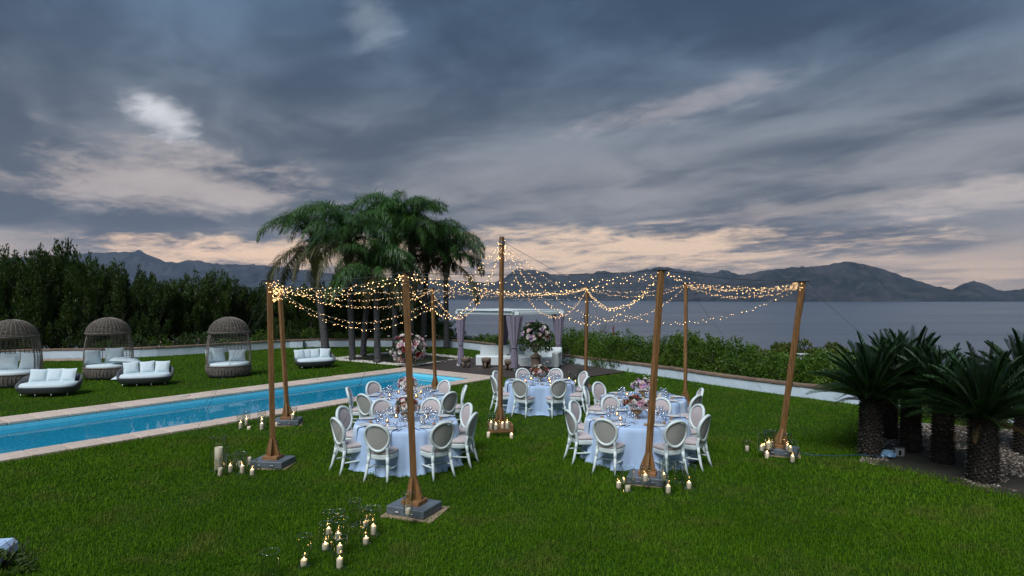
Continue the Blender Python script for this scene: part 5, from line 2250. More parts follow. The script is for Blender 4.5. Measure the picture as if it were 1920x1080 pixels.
TH = .76
chair0 = None
for key, (cx, cy), tn, angs in TABLES:
    t = thing("banquet_table", "round folding table hidden under the cloth of the %s" % tn, "table", (cx, cy, 0), 0, "round banquet tables")
    MB().lathe([(.93, TH - .035), (.94, TH - .03), (.94, TH - .006), (0, TH - .006)], 40).build("tabletop", MT['table_wood'], t)
    lm = MB().tube([(0, 0, TH - .04), (0, 0, 0)], .018, 6).mesh("leg")
    for k in range(4):
        mo("leg", lm, MT['metal'], t, (math.cos(k * PI / 2 + .4) * .55, math.sin(k * PI / 2 + .4) * .55, 0))
    o = mo("tablecloth", cloth_mesh(.955, TH, hash(key) % 999 if False else sum(map(ord, key))), MT['linen'], None, (cx, cy, 0), (0, 0, random.uniform(0, 6)))
    tag(o, "pale blue cloth draped to the grass over the %s" % tn, "tablecloth", "pale blue tablecloths")
    # flowers
    ft = thing("centrepiece", "low centrepiece of mixed blooms in a brass bowl on the %s" % tn, "flowers", (cx, cy, TH), random.uniform(0, 6), "table centrepieces")
    MB().lathe([(.07, 0), (.075, .01), (.03, .03), (.03, .06), (.09, .10), (.12, .15), (.11, .15), (0, .12)], 16).build("bowl", MT['vase'], ft)
    bouquet(ft, (0, 0, .27), .25, .20, .15, 44, .052, [MT[k] for k in PAL[key]], 150, .065, 60 + int(cx * 10), zmin=-.35)
    mb = MB()
    gg = random.Random(int(cy * 7))
    tips = []
    for k in range(6):
        a = gg.uniform(0, 6.28)
        e = Vector((math.cos(a) * gg.uniform(.2, .36), math.sin(a) * gg.uniform(.15, .3), gg.uniform(.34, .56)))
        mb.tube([(0, 0, .2), e * .6 + Vector((0, 0, .1)), e], .004, 4)
        tips.append(e)
    mb.build("sprigs", MT['flower_leaf'], ft)
    for e in tips:
        o = bpy.data.objects.new("bloom", BL[0])
        C.objects.link(o)
        o.material_slots[0].link = 'OBJECT'
        o.material_slots[0].material = MT['petal_white']
        o.parent = ft
        o.location = e
        o.scale = (.03, .03, .03)
    # votive candles around the flowers
    for k in range(4):
        a = math.radians(-150 + 95 * k + gg.uniform(-10, 10))
        q = gg.uniform(.36, .44)
        vt = thing("votive_candle", "lit votive candle on the %s, %s of the flowers" % (tn, ("left, toward the camera", "right, toward the camera", "right, toward the back", "left, toward the back")[k]),
                   "candle", (cx + math.cos(a) * q, cy + math.sin(a) * q, TH + .001), 0, "votive candles on the tables")
        mo("glass_cup", votive_m, MT['votive'], vt)
        MB().lathe([(.030, .007), (.031, .03), (0, .032)], 12).build("wax", MT['wax'], vt)
        mo("flame", flame_m, MT['flame'], vt, (0, 0, .034), (0, 0, 0), (.85, .85, .75))
    # paper bag favour / menu stand
    a = math.radians(gg.uniform(-60, -20))
    o = MB().box((0, 0, .065), (.075, .05, .13), .006).build("menu_stand", MT['menu'], None, (cx + .42 * math.cos(a), cy + .42 * math.sin(a), TH + .002), (0, 0, .3))
    tag(o, "small cream menu stand by the flowers on the %s" % tn, "menu stand", "cream menu stands on the tables")
    # chairs and places; places stay evenly spread, eight to a table
    ev = sorted(set(angs)) if len(angs) == 8 else sorted(angs + [-40, 142])
    for a_ in ev:
        a = math.radians(a_) + math.atan2(-cx, cy)
        d_ = Vector((math.sin(a), -math.cos(a)))
        sd_ = Vector((math.cos(a), math.sin(a)))
        sn = seat_name(a_)
        ctr = Vector((cx, cy))

        def at(r, s_=0.0):
            return ctr + d_ * r + sd_ * s_
        rz = a                                        # local -y points outwards
        q = at(.77)
        o = mo("plate", plate_m, MT['china'], None, (q.x, q.y, TH + .014), (0, 0, 0))
        tag(o, "white plate on the %s, %s" % (tn, sn), "plate", "white plates on the tables")
        q = at(.955)
        o = mo("napkin", napkin_m, MT['napkin'], None, (q.x, q.y, TH + .003), (0, 0, rz))
        tag(o, "folded napkin hanging over the edge of the %s, %s" % (tn, sn), "napkin", "napkins hanging over the table edges")
        q = at(.62, -.20 + random.uniform(-.02, .02))
        o = mo("bread_roll", roll_m, MT['bread'], None, (q.x, q.y, TH + .002), (0, 0, random.uniform(0, 6)), (1, .8, .85))
        tag(o, "small brown bread roll on the %s, %s" % (tn, sn), "bread roll", "bread rolls on the tables")
        for me, r, s_, nm in ((fork_m, .78, -.185, "fork"), (knife_m, .78, .185, "knife")):
            q = at(r, s_)
            o = mo(nm, me, MT['cutlery'], None, (q.x, q.y, TH + .002), (0, 0, rz))
            tag(o, "dark metal %s on the %s, %s" % (nm, tn, sn), nm, "dark cutlery on the tables")
        for me, r, s_, nm, cat in ((goblet_m, .54, .10, "goblet", "glass"), (wine_m, .51, .19, "wine_glass", "glass"), (tumbler_m, .56, .01, "tumbler", "glass"), (goblet_m, .44, .14, "water_goblet", "glass")):
            q = at(r + random.uniform(-.015, .015), s_ + random.uniform(-.015, .015))
            o = mo(nm, me, MT['glass'], None, (q.x, q.y, TH + .001), (0, 0, 0))
            tag(o, "clear %s behind the plate on the %s, %s" % (nm.replace("_", " "), tn, sn), cat, "glasses on the tables")
        if a_ not in angs:
            continue
        lab = "white oval-back chair at the %s, %s" % (tn, sn)
        jr = random.uniform(-.03, .05)
        q = at(1.03 + jr)
        rr = rz + random.uniform(-.17, .17)
        if chair0 is None:
            chair0 = make_chair()
            chair0.location = (q.x, q.y, 0)
            chair0.rotation_euler = (0, 0, rr)
            tag(chair0, lab, group="white oval-back chairs round the tables")
        else:
            dup(chair0, (q.x, q.y, 0), rr, lab, "white oval-back chairs round the tables")

# ------------------------------------------------------------------ poles with string lights
MT['pole_wood'] = simple("pole_timber", (.255, .128, .042), (.130, .062, .020), .65, 5, stretch=(9, 9, .7), b=.35, bscale=16, bdist=.004, detail=6, rnd=.12)
MT['block_wood'] = simple("block_timber", (.29, .14, .055), (.20, .09, .034), .7, 5, stretch=(1, 8, 8), b=.3, bscale=16, bdist=.004, rnd=.1)
MT['ballast'] = simple("zinc_ballast", (.145, .17, .20), (.105, .125, .15), .5, 3, b=.15, bscale=30, metal=.2)
MT['ply'] = simple("plywood_sheet", (.40, .28, .20), (.30, .21, .15), .8, 6)
MT['wire'] = simple("light_wire", (.24, .24, .19), rough=.6)
MT['steel_wire'] = simple("steel_wire", (.055, .058, .062), rough=.5)
MT['bulb'] = emit("warm_bulb", (1.0, .60, .25), 4.8)
MT['bulb_off'] = simple("bulb_off", (.34, .32, .29), rough=.3)

poles = {   # foot, depth-true top, plinth style and label
    "FL": (G(777, 962), (760, 513), "zinc", "tall wooden pole nearest the camera in front of the front left table"),
    "L": (G(512, 874), (505, 528), "zinc", "wooden pole at the left on a grey ballast box among the candles"),
    "2L": (G(539, 796), (524, 540), "zinc", "wooden pole at the left beside the pool, behind the leftmost one"),
    "FB": (G(816, 736), (811, 541), "zinc", "slim distant wooden pole by the pool behind the rear left table"),
    "M": (G(938, 808), (941, 444), "box", "tallest wooden pole in the centre carrying the peak of the lights"),
    "FR": (G(1214, 905), (1240, 508), "zinc", "wooden pole in front of the front right table"),
    "R": (G(1464, 852), (1505, 529), "zinc", "wooden pole leaning right, nearest the cycads"),
    "BR": (G(1285, 766), (1286, 532), "zinc", "slim distant wooden pole behind the rear right table"),
    "BM": (G(1098, 733), (1101, 539), "zinc", "slim distant wooden pole right of the gazebo beside the black lamp post"),
}
TOP = {}
PLROT = {"FL": -.42, "L": -.16, "2L": .12, "FB": .1, "M": .12, "FR": -.32, "R": -.52, "BR": 0.2, "BM": .1}
for k, (b, (tx, ty), kind, lab) in poles.items():
    t = thing("light_pole", lab, "pole", (b.x, b.y, 0), PLROT[k], "wooden poles carrying the string lights")
    hb = .135 if kind == "zinc" else .17
    if kind == "zinc":
        MB().box((.02, .01, .014), (.78, .64, .022) if k == "FL" else (.66, .53, .022)).build("base_sheet", MT['ply'], t, rot=(0, 0, .12))
        MB().box((0, 0, hb / 2 + .018), (.62, .50, hb - .02), .008).build("ballast_box", MT['ballast'], t)
        for s_ in (-1, 1):
            MB().tube([(s_ * .12 - .03, -.254, .10), (s_ * .12 - .03, -.272, .085), (s_ * .12 + .03, -.272, .085), (s_ * .12 + .03, -.254, .10)], .006, 5).build("handle", MT['metal'], t)
    else:
        MB().box((0, 0, hb / 2 + .005), (.56, .46, hb), .008).build("ballast_box", MT['block_wood'], t)
    bl = MB().box((0, 0, hb + .035), (.29, .25, .07), .008)
    bl.build("foot_block", MT['block_wood'], t)
    top = AT(tx, ty, b.y)
    lt = Matrix.Rotation(-PLROT[k], 3, 'Z') @ (top - Vector((b.x, b.y, 0)))
    z0 = hb + .07
    w = .057
    MB().tube([(0, 0, z0), (lt.x * .5, lt.y * .5, (lt.z + z0) / 2), (lt.x, lt.y, lt.z)], w, 4, smooth=False, up=(1, 1, 0)).build("post", MT['pole_wood'], t)
    # four tapering gussets
    for j in range(4):
        a = j * PI / 2
        c_, s_ = math.cos(a), math.sin(a)
        f = .33 / (lt.z - z0)
        ox, oy = lt.x * f, lt.y * f
        r = .0445
        V = []
        for sg in (-1, 1):
            hw = .021
            V += [(c_ * r - s_ * hw * sg, s_ * r + c_ * hw * sg, z0 + .002), (c_ * .125 - s_ * hw * sg, s_ * .115 + c_ * hw * sg, z0 + .002),
                  (c_ * .125 - s_ * hw * sg, s_ * .115 + c_ * hw * sg, z0 + .05), (c_ * (r + .008) - s_ * hw * sg + ox, s_ * (r + .008) + c_ * hw * sg + oy, z0 + .31), (c_ * r - s_ * hw * sg + ox, s_ * r + c_ * hw * sg + oy, z0 + .31)]
        mb = MB()
        mb.add(V, [(0, 1, 2, 3, 4), (9, 8, 7, 6, 5), (0, 5, 6, 1), (1, 6, 7, 2), (2, 7, 8, 3), (3, 8, 9, 4), (4, 9, 5, 0)])
        mb.build("gusset", MT['pole_wood'], t)
    if k != "M":
        MB().box((lt.x, lt.y, lt.z + .012), (.26, .10, .02), .004).build("top_plate", MT['black_metal'], t, rot=(0, 0, 0))
    else:
        MB().tube([(lt.x - .001, lt.y, lt.z - .20), (lt.x, lt.y, lt.z - .10)], .075, 8).build("collar", MT['steel_wire'], t)
    TOP[k] = top + Vector((0, 0, .0))
# cable taped down the right pole
b, tp = poles["R"][0], TOP["R"]
mb = MB()
o_ = Vector((.055, .01, 0))
pts = [Vector((b.x, b.y, .55)) + o_ + (tp - Vector((b.x, b.y, 0))) * .03]
for k in range(1, 12):
    f = k / 11
    pts.append(Vector((b.x, b.y, .2)).lerp(tp, .10 + .88 * f) + o_ + Vector((.012 * math.sin(k * 2.1), 0, 0)))
mb.tube(pts, .019, 5)
tag(mb.build("power_lead", MT['black_cable']), "black lead taped down the right leaning pole", "cable")

bulb_v = np.array([(0, 0, 1.2), (1, 0, 0), (0, 1, 0), (-1, 0, 0), (0, -1, 0), (0, 0, -1.3)])
bulb_f = np.array([(0, 1, 2), (0, 2, 3), (0, 3, 4), (0, 4, 1), (5, 2, 1), (5, 3, 2), (5, 4, 3), (5, 1, 4)])
LGT = random.Random(99)


def catenary(a, b, sag, n=26, skew=0.5, wob=0.0):
    out = []
    for i in range(n + 1):
        t = i / n
        p = a.lerp(b, t)
        s_ = 4 * t * (1 - t)
        if skew != .5:
            s_ = (t / skew) * (2 - t / skew) if t < skew else ((1 - t) / (1 - skew)) * (2 - (1 - t) / (1 - skew))
        p.z -= sag * s_
        p.x += wob * math.sin(t * 11)
        p.z += wob * math.sin(t * 17 + 1)
        out.append(p)
    return out


def string(a, b, sag, label, skew=.5, gap_=.074, wob=.012, size=.0046, wirer=.0038):
    pts = catenary(a, b, sag, 26, skew, wob)
    o = pts[0].copy()
    t = thing("string_light", label, "string lights", o, 0, "strings of small warm lights")
    mb = MB()
    mb.tube([p - o for p in pts], wirer, 4)
    mb.build("cable", MT['wire'], t)
    V, Q = [], []
    n = 0
    for p, q in zip(pts[:-1], pts[1:]):
        l = (q - p).length
        k = max(1, int(l / gap_ + LGT.random()))
        for i in range(k):
            c_ = p.lerp(q, (i + LGT.random()) / k) - o + Vector((LGT.uniform(-.022, .022), LGT.uniform(-.022, .022), LGT.uniform(-.045, .020)))
            s_ = size * LGT.uniform(.75, 1.2)
            V.append(bulb_v * s_ + np.array(c_))
            Q.append(bulb_f + n)
            n += 6
    ob = mo("bulbs", np_mesh("bulbs", np.concatenate(V), np.concatenate(Q)), MT['bulb'], t)
    ob['kind'] = 'stuff'
    return t


def wire(a, b, sag, label, r=.004, cat="wire", nm="support_wire", mat='steel_wire'):
    o = MB().tube(catenary(a, b, sag, 14), r, 4).build(nm, MT[mat])
    tag(o, label, cat, "wires and guy ropes of the poles")


PN = {"FL": "front pole", "L": "leftmost pole", "2L": "poolside pole", "FB": "rear left pole", "FR": "front right pole",
      "R": "leaning right pole", "BR": "rear right pole", "BM": "gazebo pole"}
ring_ = ["FL", "FR", "R", "BR", "BM", "FB", "2L", "L"]
peak = TOP["M"] - Vector((0, 0, .15))
down = Vector((0, 0, .04))
radial = {"FL": [(1.0, .55)], "FR": [(1.25, .55)], "R": [(1.22, .52)], "BR": [(1.35, .5)], "BM": [(1.30, .45)],
          "FB": [(1.30, .45)], "2L": [(1.25, .52)], "L": [(1.28, .55)]}
for k, l in radial.items():
    for j, (sag, sk) in enumerate(l):
        string(peak + Vector((LGT.uniform(-.03, .03), 0, LGT.uniform(-.05, .05))), TOP[k] - down, sag,
               "string of warm lights from the central peak to the %s%s" % (PN[k], "" if len(l) == 1 else (", lower one", ", higher one")[j]), sk)
for i, k in enumerate(ring_):
    q = ring_[(i + 1) % 8]
    A, B = TOP[k], TOP[q]
    for j, (sag, dz_) in enumerate(((.13, .02), (.24, .05))):
        string(A - Vector((0, 0, dz_)), B - Vector((0, 0, dz_)), sag + LGT.uniform(-.03, .05), "%s edge string of warm lights from the %s to the %s" % (("upper", "lower")[j], PN[k], PN[q]), .5, .078)
    wire(A + Vector((0, 0, .01)), B + Vector((0, 0, .01)), .05, "thin black wire from the %s to the %s" % (PN[k], PN[q]), .006)
# strings that cross from pole to pole, passing low under the peak
for a, b_, sag in (("L", "FB", .50), ("FR", "BM", .62), ("BM", "FL", .22)):
    string(TOP[a] - down, TOP[b_] - down, sag, "string of warm lights crossing from the %s to the %s" % (PN[a], PN[b_]), .5, .078)
for k in ("BM",):
    wire(TOP["M"] - Vector((0, 0, .10)), TOP[k], .02, "straight black stay from the central peak to the %s" % PN[k], .005)
# lights gathered round pole heads and the peak
def cluster(p, ln, label, n):
    o = p
    t = thing("string_light", label, "string lights", o, 0, "strings of small warm lights")
    pts, V, Q = [], [], []
    for i in range(26):
        f = i / 25
        pts.append(Vector((math.cos(f * 19) * .075, math.sin(f * 19) * .075, -ln * f)))
    MB().tube(pts, .0045, 4).build("cable", MT['wire'], t)
    for i in range(n):
        c_ = pts[int(LGT.random() * 25)] * 1.12 + Vector((LGT.uniform(-.02, .02), LGT.uniform(-.02, .02), LGT.uniform(-.02, .02)))
        V.append(bulb_v * .0048 + np.array(c_))
        Q.append(bulb_f + 6 * i)
    ob = mo("bulbs", np_mesh("bulbs", np.concatenate(V), np.concatenate(Q)), MT['bulb'], t)
    ob['kind'] = 'stuff'


cluster(TOP["M"] - Vector((0, 0, .06)), .45, "lights wound round the top of the tall central pole", 34)
cluster(TOP["L"] + Vector((.05, 0, .02)), .22, "lights bunched at the head of the leftmost pole", 26)
cluster(TOP["2L"] + Vector((.0, 0, .02)), .28, "lights bunched at the head of the pole by the pool", 30)
cluster(TOP["R"] - Vector((.1, 0, .0)), .14, "lights bunched at the head of the right leaning pole", 14)
cluster(TOP["FL"] - Vector((.0, .0, .0)), .16, "lights bunched at the head of the front pole", 12)

# guy ropes
for a, e, lab in ((TOP["FL"], Vector((-3.35, 10.9, 0)), "thin guy rope from the front pole down to the grass by the front left table"),
                  (TOP["R"], Vector((10.4, 13.6, 0)), "thin guy rope from the right leaning pole toward the cycads"),
                  (TOP["L"], Vector((-6.9, 13.2, 0)), "thin guy rope from the leftmost pole to the pool edge"),
                  (TOP["2L"], Vector((-8.4, 16.6, .05)), "thin guy rope from the pole by the pool to the far coping"),
                  (TOP["FB"], Vector((-5.2, 24.5, .1)), "thin guy rope from the far pole toward the tall flowers"),
                  (TOP["BM"], Vector((4.3, 24.0, .1)), "thin guy rope from the far pole by the gazebo to the right wall"),
                  (TOP["BR"], Vector((8.0, 19.6, .1)), "thin guy rope from the far right pole to the right wall")):
    wire(a, e, .02, lab, .003, "rope", "guy_rope")

# unlit fairy lights wound on the cycad trunks
for i, (b, h, r) in enumerate(cyc_pos):
    if i > 4:
        continue
    t = thing("fairy_lights", "unlit fairy lights wound on the trunk of the %s cycad" % ("leftmost", "slim second", "middle", "fourth", "big right")[i], "string lights", (b.x, b.y, 0), 0, "unlit fairy lights on cycad trunks")
    pts, V, Q = [], [], []
    n = 120
    for k in range(n):
        f = k / n
        a = f * 2 * PI * 9
        rr = r * (1.15 - .1 * f)
        pts.append(Vector((math.cos(a) * rr, math.sin(a) * rr, .06 + (h - .2) * f)))
    MB().tube(pts, .003, 3).build("cable", MT['black_cable'], t)
    for k in range(230):
        c_ = pts[int(LGT.random() * n)] + Vector((LGT.uniform(-.03, .03), LGT.uniform(-.03, .03), LGT.uniform(-.03, .03)))
        V.append(bulb_v * .0065 + np.array(c_))
        Q.append(bulb_f + 6 * k)
    ob = mo("bulbs", np_mesh("bulbs", np.concatenate(V), np.concatenate(Q)), MT['bulb_off'], t)
    ob['kind'] = 'stuff'

# ------------------------------------------------------------------ candles on the grass
MT['hurricane'] = glassy("hurricane_glass", (.96, .975, .975), .02, 1.45, .07)
HURR = {}


def hurricane(d_, h):
    k = (round(d_, 2), round(h, 2))
    if k not in HURR:
        r, th = d_ / 2, .004
        mb = MB()
        mb.lathe([(r, .012), (r, h)], 28)
        mb.f, mb.sm = mb.f[:-2], mb.sm[:-2]
        mb.ring([(math.cos(2 * PI * i / 28) * r, math.sin(2 * PI * i / 28) * r, h) for i in range(28)], .0052, 6)
        mb.lathe([(r * .97, .0), (r, .004), (r, .012), (r * .9, .013)], 28)
        mb.lathe([(r * .98, h * .995), (r * .98, .012)], 28)
        mb.f, mb.sm = mb.f[:-2], mb.sm[:-2]
        HURR[k] = mb.mesh("hurricane_glass")
    return HURR[k]


RIMM = {}


def pillar(d_, h, melt, seed):
    g = random.Random(seed)
    r = d_ / 2
    mb = MB()
    p1, p2 = g.uniform(0, 6.28), g.uniform(0, 6.28)
    mb.lathe([(r * .98, 0), (r, .006), (r, h * .6), (r * 1.0, h), (r * .88, h + .002), (r * .76, h - melt), (0, h - melt * 1.1)], 16,
             wob=lambda a, z: 1 + .012 * math.sin(2 * a + p1) + (.05 * math.sin(3 * a + p2) * melt * 30 if z > h * .9 else 0))
    return mb.mesh("wax")


WICK = MB().tube([(0, 0, -.006), (.001, 0, .012)], .0014, 4).mesh("wick")


def candle(x, y, z, d_, h, lit, label, grp, seed, tilt=0.):
    t = thing("pillar_candle", label, "candle", (x, y, z), 0, grp)
    if tilt:
        t.rotation_euler = (0, tilt, 0)
    melt = .012 if lit else .006
    mo("wax", pillar(d_, h, melt, seed), MT['wax'], t)
    mo("wick", WICK, MT['wick'], t, (0, 0, h - melt))
    if lit:
        mo("flame", flame_m, MT['flame'], t, (0, 0, h - melt + .008), (0, 0, 0), (.62, .62, .8))


# (px, py of the foot, z of the support, candle size, lit, glass diameter and height or None, words)
CANDLES = [
    # in front of everything, on the grass
    ("front", 570, 1062, 0, .085, .075, 1, (.145, .36), "leftmost of the front group"),
    ("front", 637, 1066, 0, .080, .115, 1, (.155, .36), "nearest the camera in the front group"),
    ("front", 610, 1031, 0, .085, .070, 1, (.15, .33), "low melted one, second from left in the front group"),
    ("front", 637, 1039, 0, .078, .105, 1, (.20, .42), "amid the front group inside the widest glass"),
    ("front", 634, 1014, 0, .078, .095, 1, (.16, .38), "behind the widest glass of the front group"),
    ("front", 616, 1003, 0, .075, .080, 1, (.15, .30), "at the back left of the front group"),
    ("front", 686, 1021, 0, .080, .080, 1, (.14, .30), "nearest one on the right of the front group"),
    ("front", 700, 1004, 0, .085, .125, 1, (.195, .36), "tallest one on the right of the front group"),
    ("front", 686, 990, 0, .080, .080, 1, (.14, .28), "at the back right of the front group"),
    ("front", 765, 965, .153, .078, .085, 0, (.13, .30), "unlit, on the ballast box of the front pole"),
    # left pole
    ("left", 412, 893, 0, .078, .150, 0, (.15, .30), "unlit, tilted, leftmost of the left group"),
    ("left", 432, 886, 0, .080, .125, 1, (.15, .32), "second from the left in the left group"),
    ("left", 454, 888, 0, .080, .140, 1, (.19, .36), "in the middle of the left group"),
    ("left", 468, 871, 0, .065, .150, 0, None, "unlit slim one at the back of the left group"),
    ("left", 473, 892, 0, .082, .105, 1, (.17, .28), "rightmost of the left group near the ballast box"),
    ("left", 450, 876, 0, .078, .110, 0, (.15, .30), "unlit, behind the middle of the left group"),
    ("left", 493, 866, 0, .07, .085, 0, None, "unlit, behind the ballast box of the leftmost pole"),
    # pole by the pool
    ("pool", 451, 804, 0, .085, .15, 1, (.18, .34), "leftmost by the pool edge"),
    ("pool", 462, 797, 0, .085, .15, 1, (.18, .34), "second by the pool edge"),
    ("pool", 467, 805, 0, .095, .075, 0, None, "short unlit one by the pool edge"),
    ("pool", 491, 797, 0, .085, .15, 1, (.19, .36), "third by the pool edge, farther one"),
    ("pool", 491, 806, 0, .095, .15, 1, (.17, .30), "third by the pool edge, nearer one"),
    ("pool", 549, 786, .153, .09, .12, 1, (.17, .28), "on the ballast box of the pole by the pool"),
    ("pool", 518, 800, 0, .09, .12, 1, None, "left of the ballast box of the pole by the pool"),
    # central pole
    ("centre", 921, 804, .178, .08, .15, 1, (.16, .34), "leftmost on the wooden box of the central pole"),
    ("centre", 930, 806, .178, .085, .13, 1, (.17, .32), "second on the wooden box of the central pole"),
    ("centre", 942, 803, .178, .075, .13, 1, None, "behind the central pole on its wooden box"),
    ("centre", 951, 804, .178, .085, .15, 1, (.17, .36), "rightmost on the wooden box of the central pole"),
    ("centre", 959, 822, 0, .085, .11, 1, None, "on the grass right of the wooden box"),
    ("centre", 916, 821, 0, .085, .14, 0, None, "unlit, on the grass left of the wooden box"),
    # front right pole
    ("right table", 1160, 916, 0, .085, .10, 1, (.155, .32), "leftmost by the front right pole"),
    ("right table", 1177, 922, 0, .095, .095, 0, (.20, .38), "unlit thick one by the front right pole"),
    ("right table", 1169, 908, 0, .07, .10, 1, None, "hidden behind the leftmost by the front right pole"),
    ("right table", 1210, 903, .153, .085, .105, 1, (.155, .24), "on the ballast box left of the front right pole"),
    ("right table", 1245, 901, .153, .08, .10, 1, (.15, .34), "on the ballast box right of the front right pole"),
    ("right table", 1253, 925, 0, .085, .115, 1, (.20, .48), "on the grass before the front right pole in tall glass"),
    ("right table", 1292, 917, 0, .085, .105, 1, (.22, .38), "rightmost by the front right pole, melted top"),
    # right leaning pole
    ("right", 1401, 846, 0, .085, .10, 0, (.14, .22), "unlit, alone left of the right leaning pole"),
    ("right", 1428, 845, .153, .075, .09, 1, (.15, .34), "leftmost on the ballast box of the right leaning pole"),
    ("right", 1433, 841, .153, .075, .08, 1, None, "second on the ballast box of the right leaning pole"),
    ("right", 1441, 842, .153, .08, .13, 1, (.18, .36), "lit one before the right leaning pole's block"),
    ("right", 1446, 840, .153, .075, .13, 0, (.16, .34), "unlit one before the right leaning pole's block"),
    ("right", 1477, 843, .153, .07, .09, 1, (.16, .30), "right of the right leaning pole on the ballast box"),
    ("right", 1482, 847, .153, .075, .10, 1, None, "right end of the ballast box of the right leaning pole"),
    ("right", 1438, 859, 0, .085, .12, 1, None, "on the grass before the right leaning pole"),
    ("right", 1486, 867, 0, .085, .12, 1, (.17, .40), "on the grass right of the leaning pole in tall glass"),
    # far pole by the gazebo
    ("far", 1067, 716, 0, .09, .12, 1, (.18, .34), "leftmost behind the centre rear table"),
    ("far", 1079, 720, 0, .09, .11, 1, (.18, .30), "second behind the centre rear table"),
    ("far", 1088, 712, 0, .085, .16, 1, (.20, .40), "tall one behind the centre rear table"),
    ("far", 1090, 722, 0, .085, .13, 1, (.18, .30), "nearest the far pole by the gazebo"),
    ("far", 1127, 741, 0, .085, .16, 0, (.20, .34), "unlit, right of the chairs at the centre rear table"),
    ("far", 1258, 756, 0, .085, .10, 0, (.18, .30), "unlit, by the far right pole"),
]
for i, (grp, px, py, z, d_, h, lit, gl_, words) in enumerate(CANDLES):
    p = G(px, py, z + .004)
    zz = z + (.012 if gl_ else 0)
    tl = .12 if "tilted" in words else 0
    candle(p.x, p.y, zz + .002, d_ * .9, h * .92, lit, "ivory pillar candle, " + words, "pillar candles standing round the poles", i, tl)
    if gl_:
        o = mo("hurricane_glass", hurricane(*gl_), MT['hurricane'], None, (p.x + random.uniform(-.01, .01), p.y + random.uniform(0, .01), z + .002))
        tag(o, "glass cylinder round the candle " + words.replace("unlit, ", "").replace("tilted, ", ""), "glass", "glass cylinders round the candles")
# the tall white candle in the biggest glass and one empty glass
p = G(410, 882)
candle(p.x, p.y, .014, .135, .40, 0, "very tall thick white candle at the left of the left group", None, 333)
o = mo("hurricane_glass", hurricane(.29, .60), MT['hurricane'], None, (p.x, p.y, .002))
tag(o, "biggest glass cylinder with the very tall white candle inside", "glass", "glass cylinders round the candles")
p = G(513, 1078)
o = mo("hurricane_glass", hurricane(.19, .30), MT['hurricane'], None, (p.x, p.y - .1, .002))
tag(o, "empty glass cylinder on the grass at the bottom left of the front group", "glass", "glass cylinders round the candles")
for px, py, lab in ((665, 985, "empty tall glass cylinder at the back of the front group"), (422, 872, "empty glass cylinder behind the very tall white candle"), (1455, 838, "empty glass cylinder behind the right leaning pole"), (1275, 905, "empty glass cylinder between the front right pole and the rightmost candle")):
    p = G(px, py)
    o = mo("hurricane_glass", hurricane(.16, .34), MT['hurricane'], None, (p.x, p.y, .002))
    tag(o, lab, "glass", "glass cylinders round the candles")

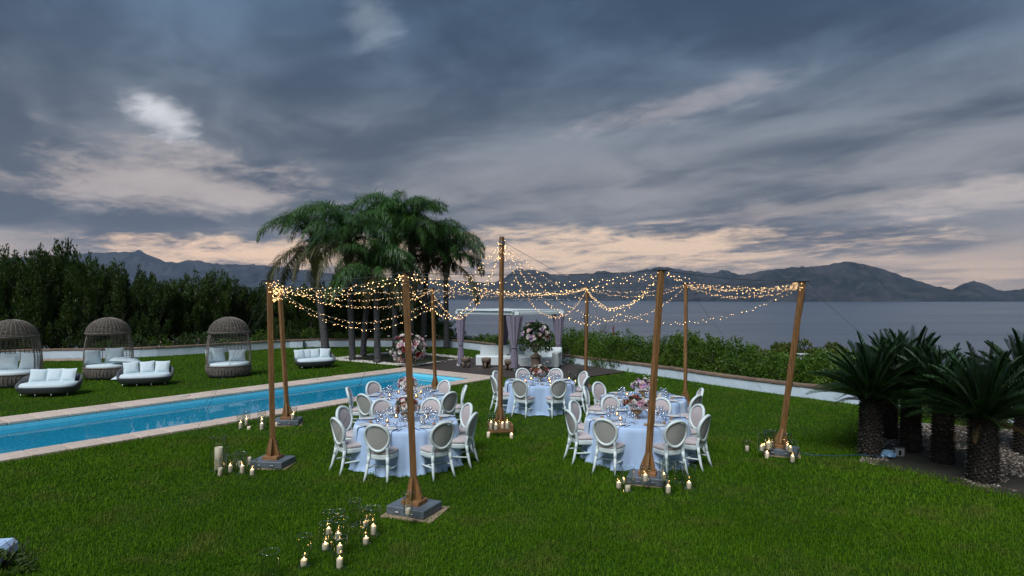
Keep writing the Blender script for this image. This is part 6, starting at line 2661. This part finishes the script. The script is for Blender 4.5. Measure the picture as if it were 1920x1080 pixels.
# ------------------------------------------------------------------ grass
def grass_zone(y0, y1, dens, h, w, seg):
    xm = y1 * .86 + 2.6
    n = int((y1 - y0) * 2 * xm * dens)
    Pn = np.column_stack([rng.uniform(-xm, xm, n), rng.uniform(y0, y1, n)])
    Pn = Pn[np.abs(Pn[:, 0]) < Pn[:, 1] * .86 + 2.6]
    k = inpoly(Pn, LAWN)
    s_ = Pn @ np.array(PU)
    t_ = Pn @ np.array(PT)
    k &= ~((s_ > S0 - .01) & (s_ < S1 + .01) & (t_ > T0 - .01) & (t_ < T1 + .01))
    k &= ~inpoly(Pn, DECK)
    k &= ~inpoly(Pn, BED_PALM) | (rng.uniform(0, 1, len(Pn)) < .18)
    k &= ~inpoly(Pn, BED_LEFT)
    k &= ~inpoly(Pn, BED_CYC) | (polydist(Pn, BED_CYC) < rng.uniform(0, .35, len(Pn)))
    k &= ~inpoly(Pn, PAVE)
    for key, (b, *_r) in poles.items():
        c_, sn = math.cos(-PLROT[key]), math.sin(-PLROT[key])
        q = Pn - np.array([b.x, b.y])
        lx, ly = q[:, 0] * c_ - q[:, 1] * sn, q[:, 0] * sn + q[:, 1] * c_
        k &= ~((np.abs(lx) < .31) & (np.abs(ly) < .26))
    for key, (cx, cy), tn, an in TABLES:
        k &= np.hypot(Pn[:, 0] - cx, Pn[:, 1] - cy) > .93
    Pn = Pn[k]
    patch = fbm(Pn[:, 0] * .8, Pn[:, 1] * .8, 5, 3)
    fine_ = fbm(Pn[:, 0] * 5, Pn[:, 1] * 5, 15, 2)
    keep = rng.uniform(0, 1, len(Pn)) < .55 + .9 * (fine_ - .2)
    Pn, patch, fine_ = Pn[keep], patch[keep], fine_[keep]
    n = len(Pn)
    a = rng.uniform(0, 2 * PI, n)
    lean = np.abs(rng.normal(.55, .35, n))
    hh = h * rng.uniform(.45, 1.15, n) * (.7 + .6 * patch)
    tall = rng.uniform(0, 1, n) < .02
    hh[tall] *= 1.7
    d = np.column_stack([np.cos(a), np.sin(a)])
    b3 = np.column_stack([Pn, np.full(n, -.004)])
    sd = np.column_stack([-d[:, 1], d[:, 0], np.zeros(n)]) * (w * rng.uniform(.6, 1.3, n) / 2)[:, None]
    tw = rng.uniform(-.5, .5, n)
    tip = b3 + np.column_stack([d * (hh * lean)[:, None], hh * np.clip(1.1 - lean * .45, .25, 1.1)])
    if seg == 1:
        V = np.stack([b3 - sd, b3 + sd, tip], 1).reshape(-1, 3)
        return V, (np.arange(n * 3).reshape(n, 3))
    mid = b3 + np.column_stack([d * (hh * lean * .32)[:, None], hh * .62])
    V = np.stack([b3 - sd, b3 + sd, mid + sd * .85, tip, mid - sd * .85], 1).reshape(-1, 3)
    b = np.arange(n)[:, None] * 5
    return V, np.concatenate([b + np.array([0, 1, 2]), b + np.array([0, 2, 4]), b + np.array([4, 2, 3])])


Vs, Qs, off = [], [], 0
for z_ in ((4.3, 9.0, 3900, .062, .0075, 2), (9.0, 13.5, 2000, .062, .010, 2), (13.5, 21, 900, .065, .015, 1), (21, 39, 330, .07, .026, 1)):
    V, Q = grass_zone(*z_)
    Vs.append(V)
    Qs.append(Q + off)
    off += len(V)
gr = mo("grass", np_mesh("grass", np.concatenate(Vs), np.concatenate(Qs)), MT['blade'])
tag(gr, "short thick green grass of the lawn", "grass", kind='stuff')
print("grass tris", sum(len(q) for q in Qs))
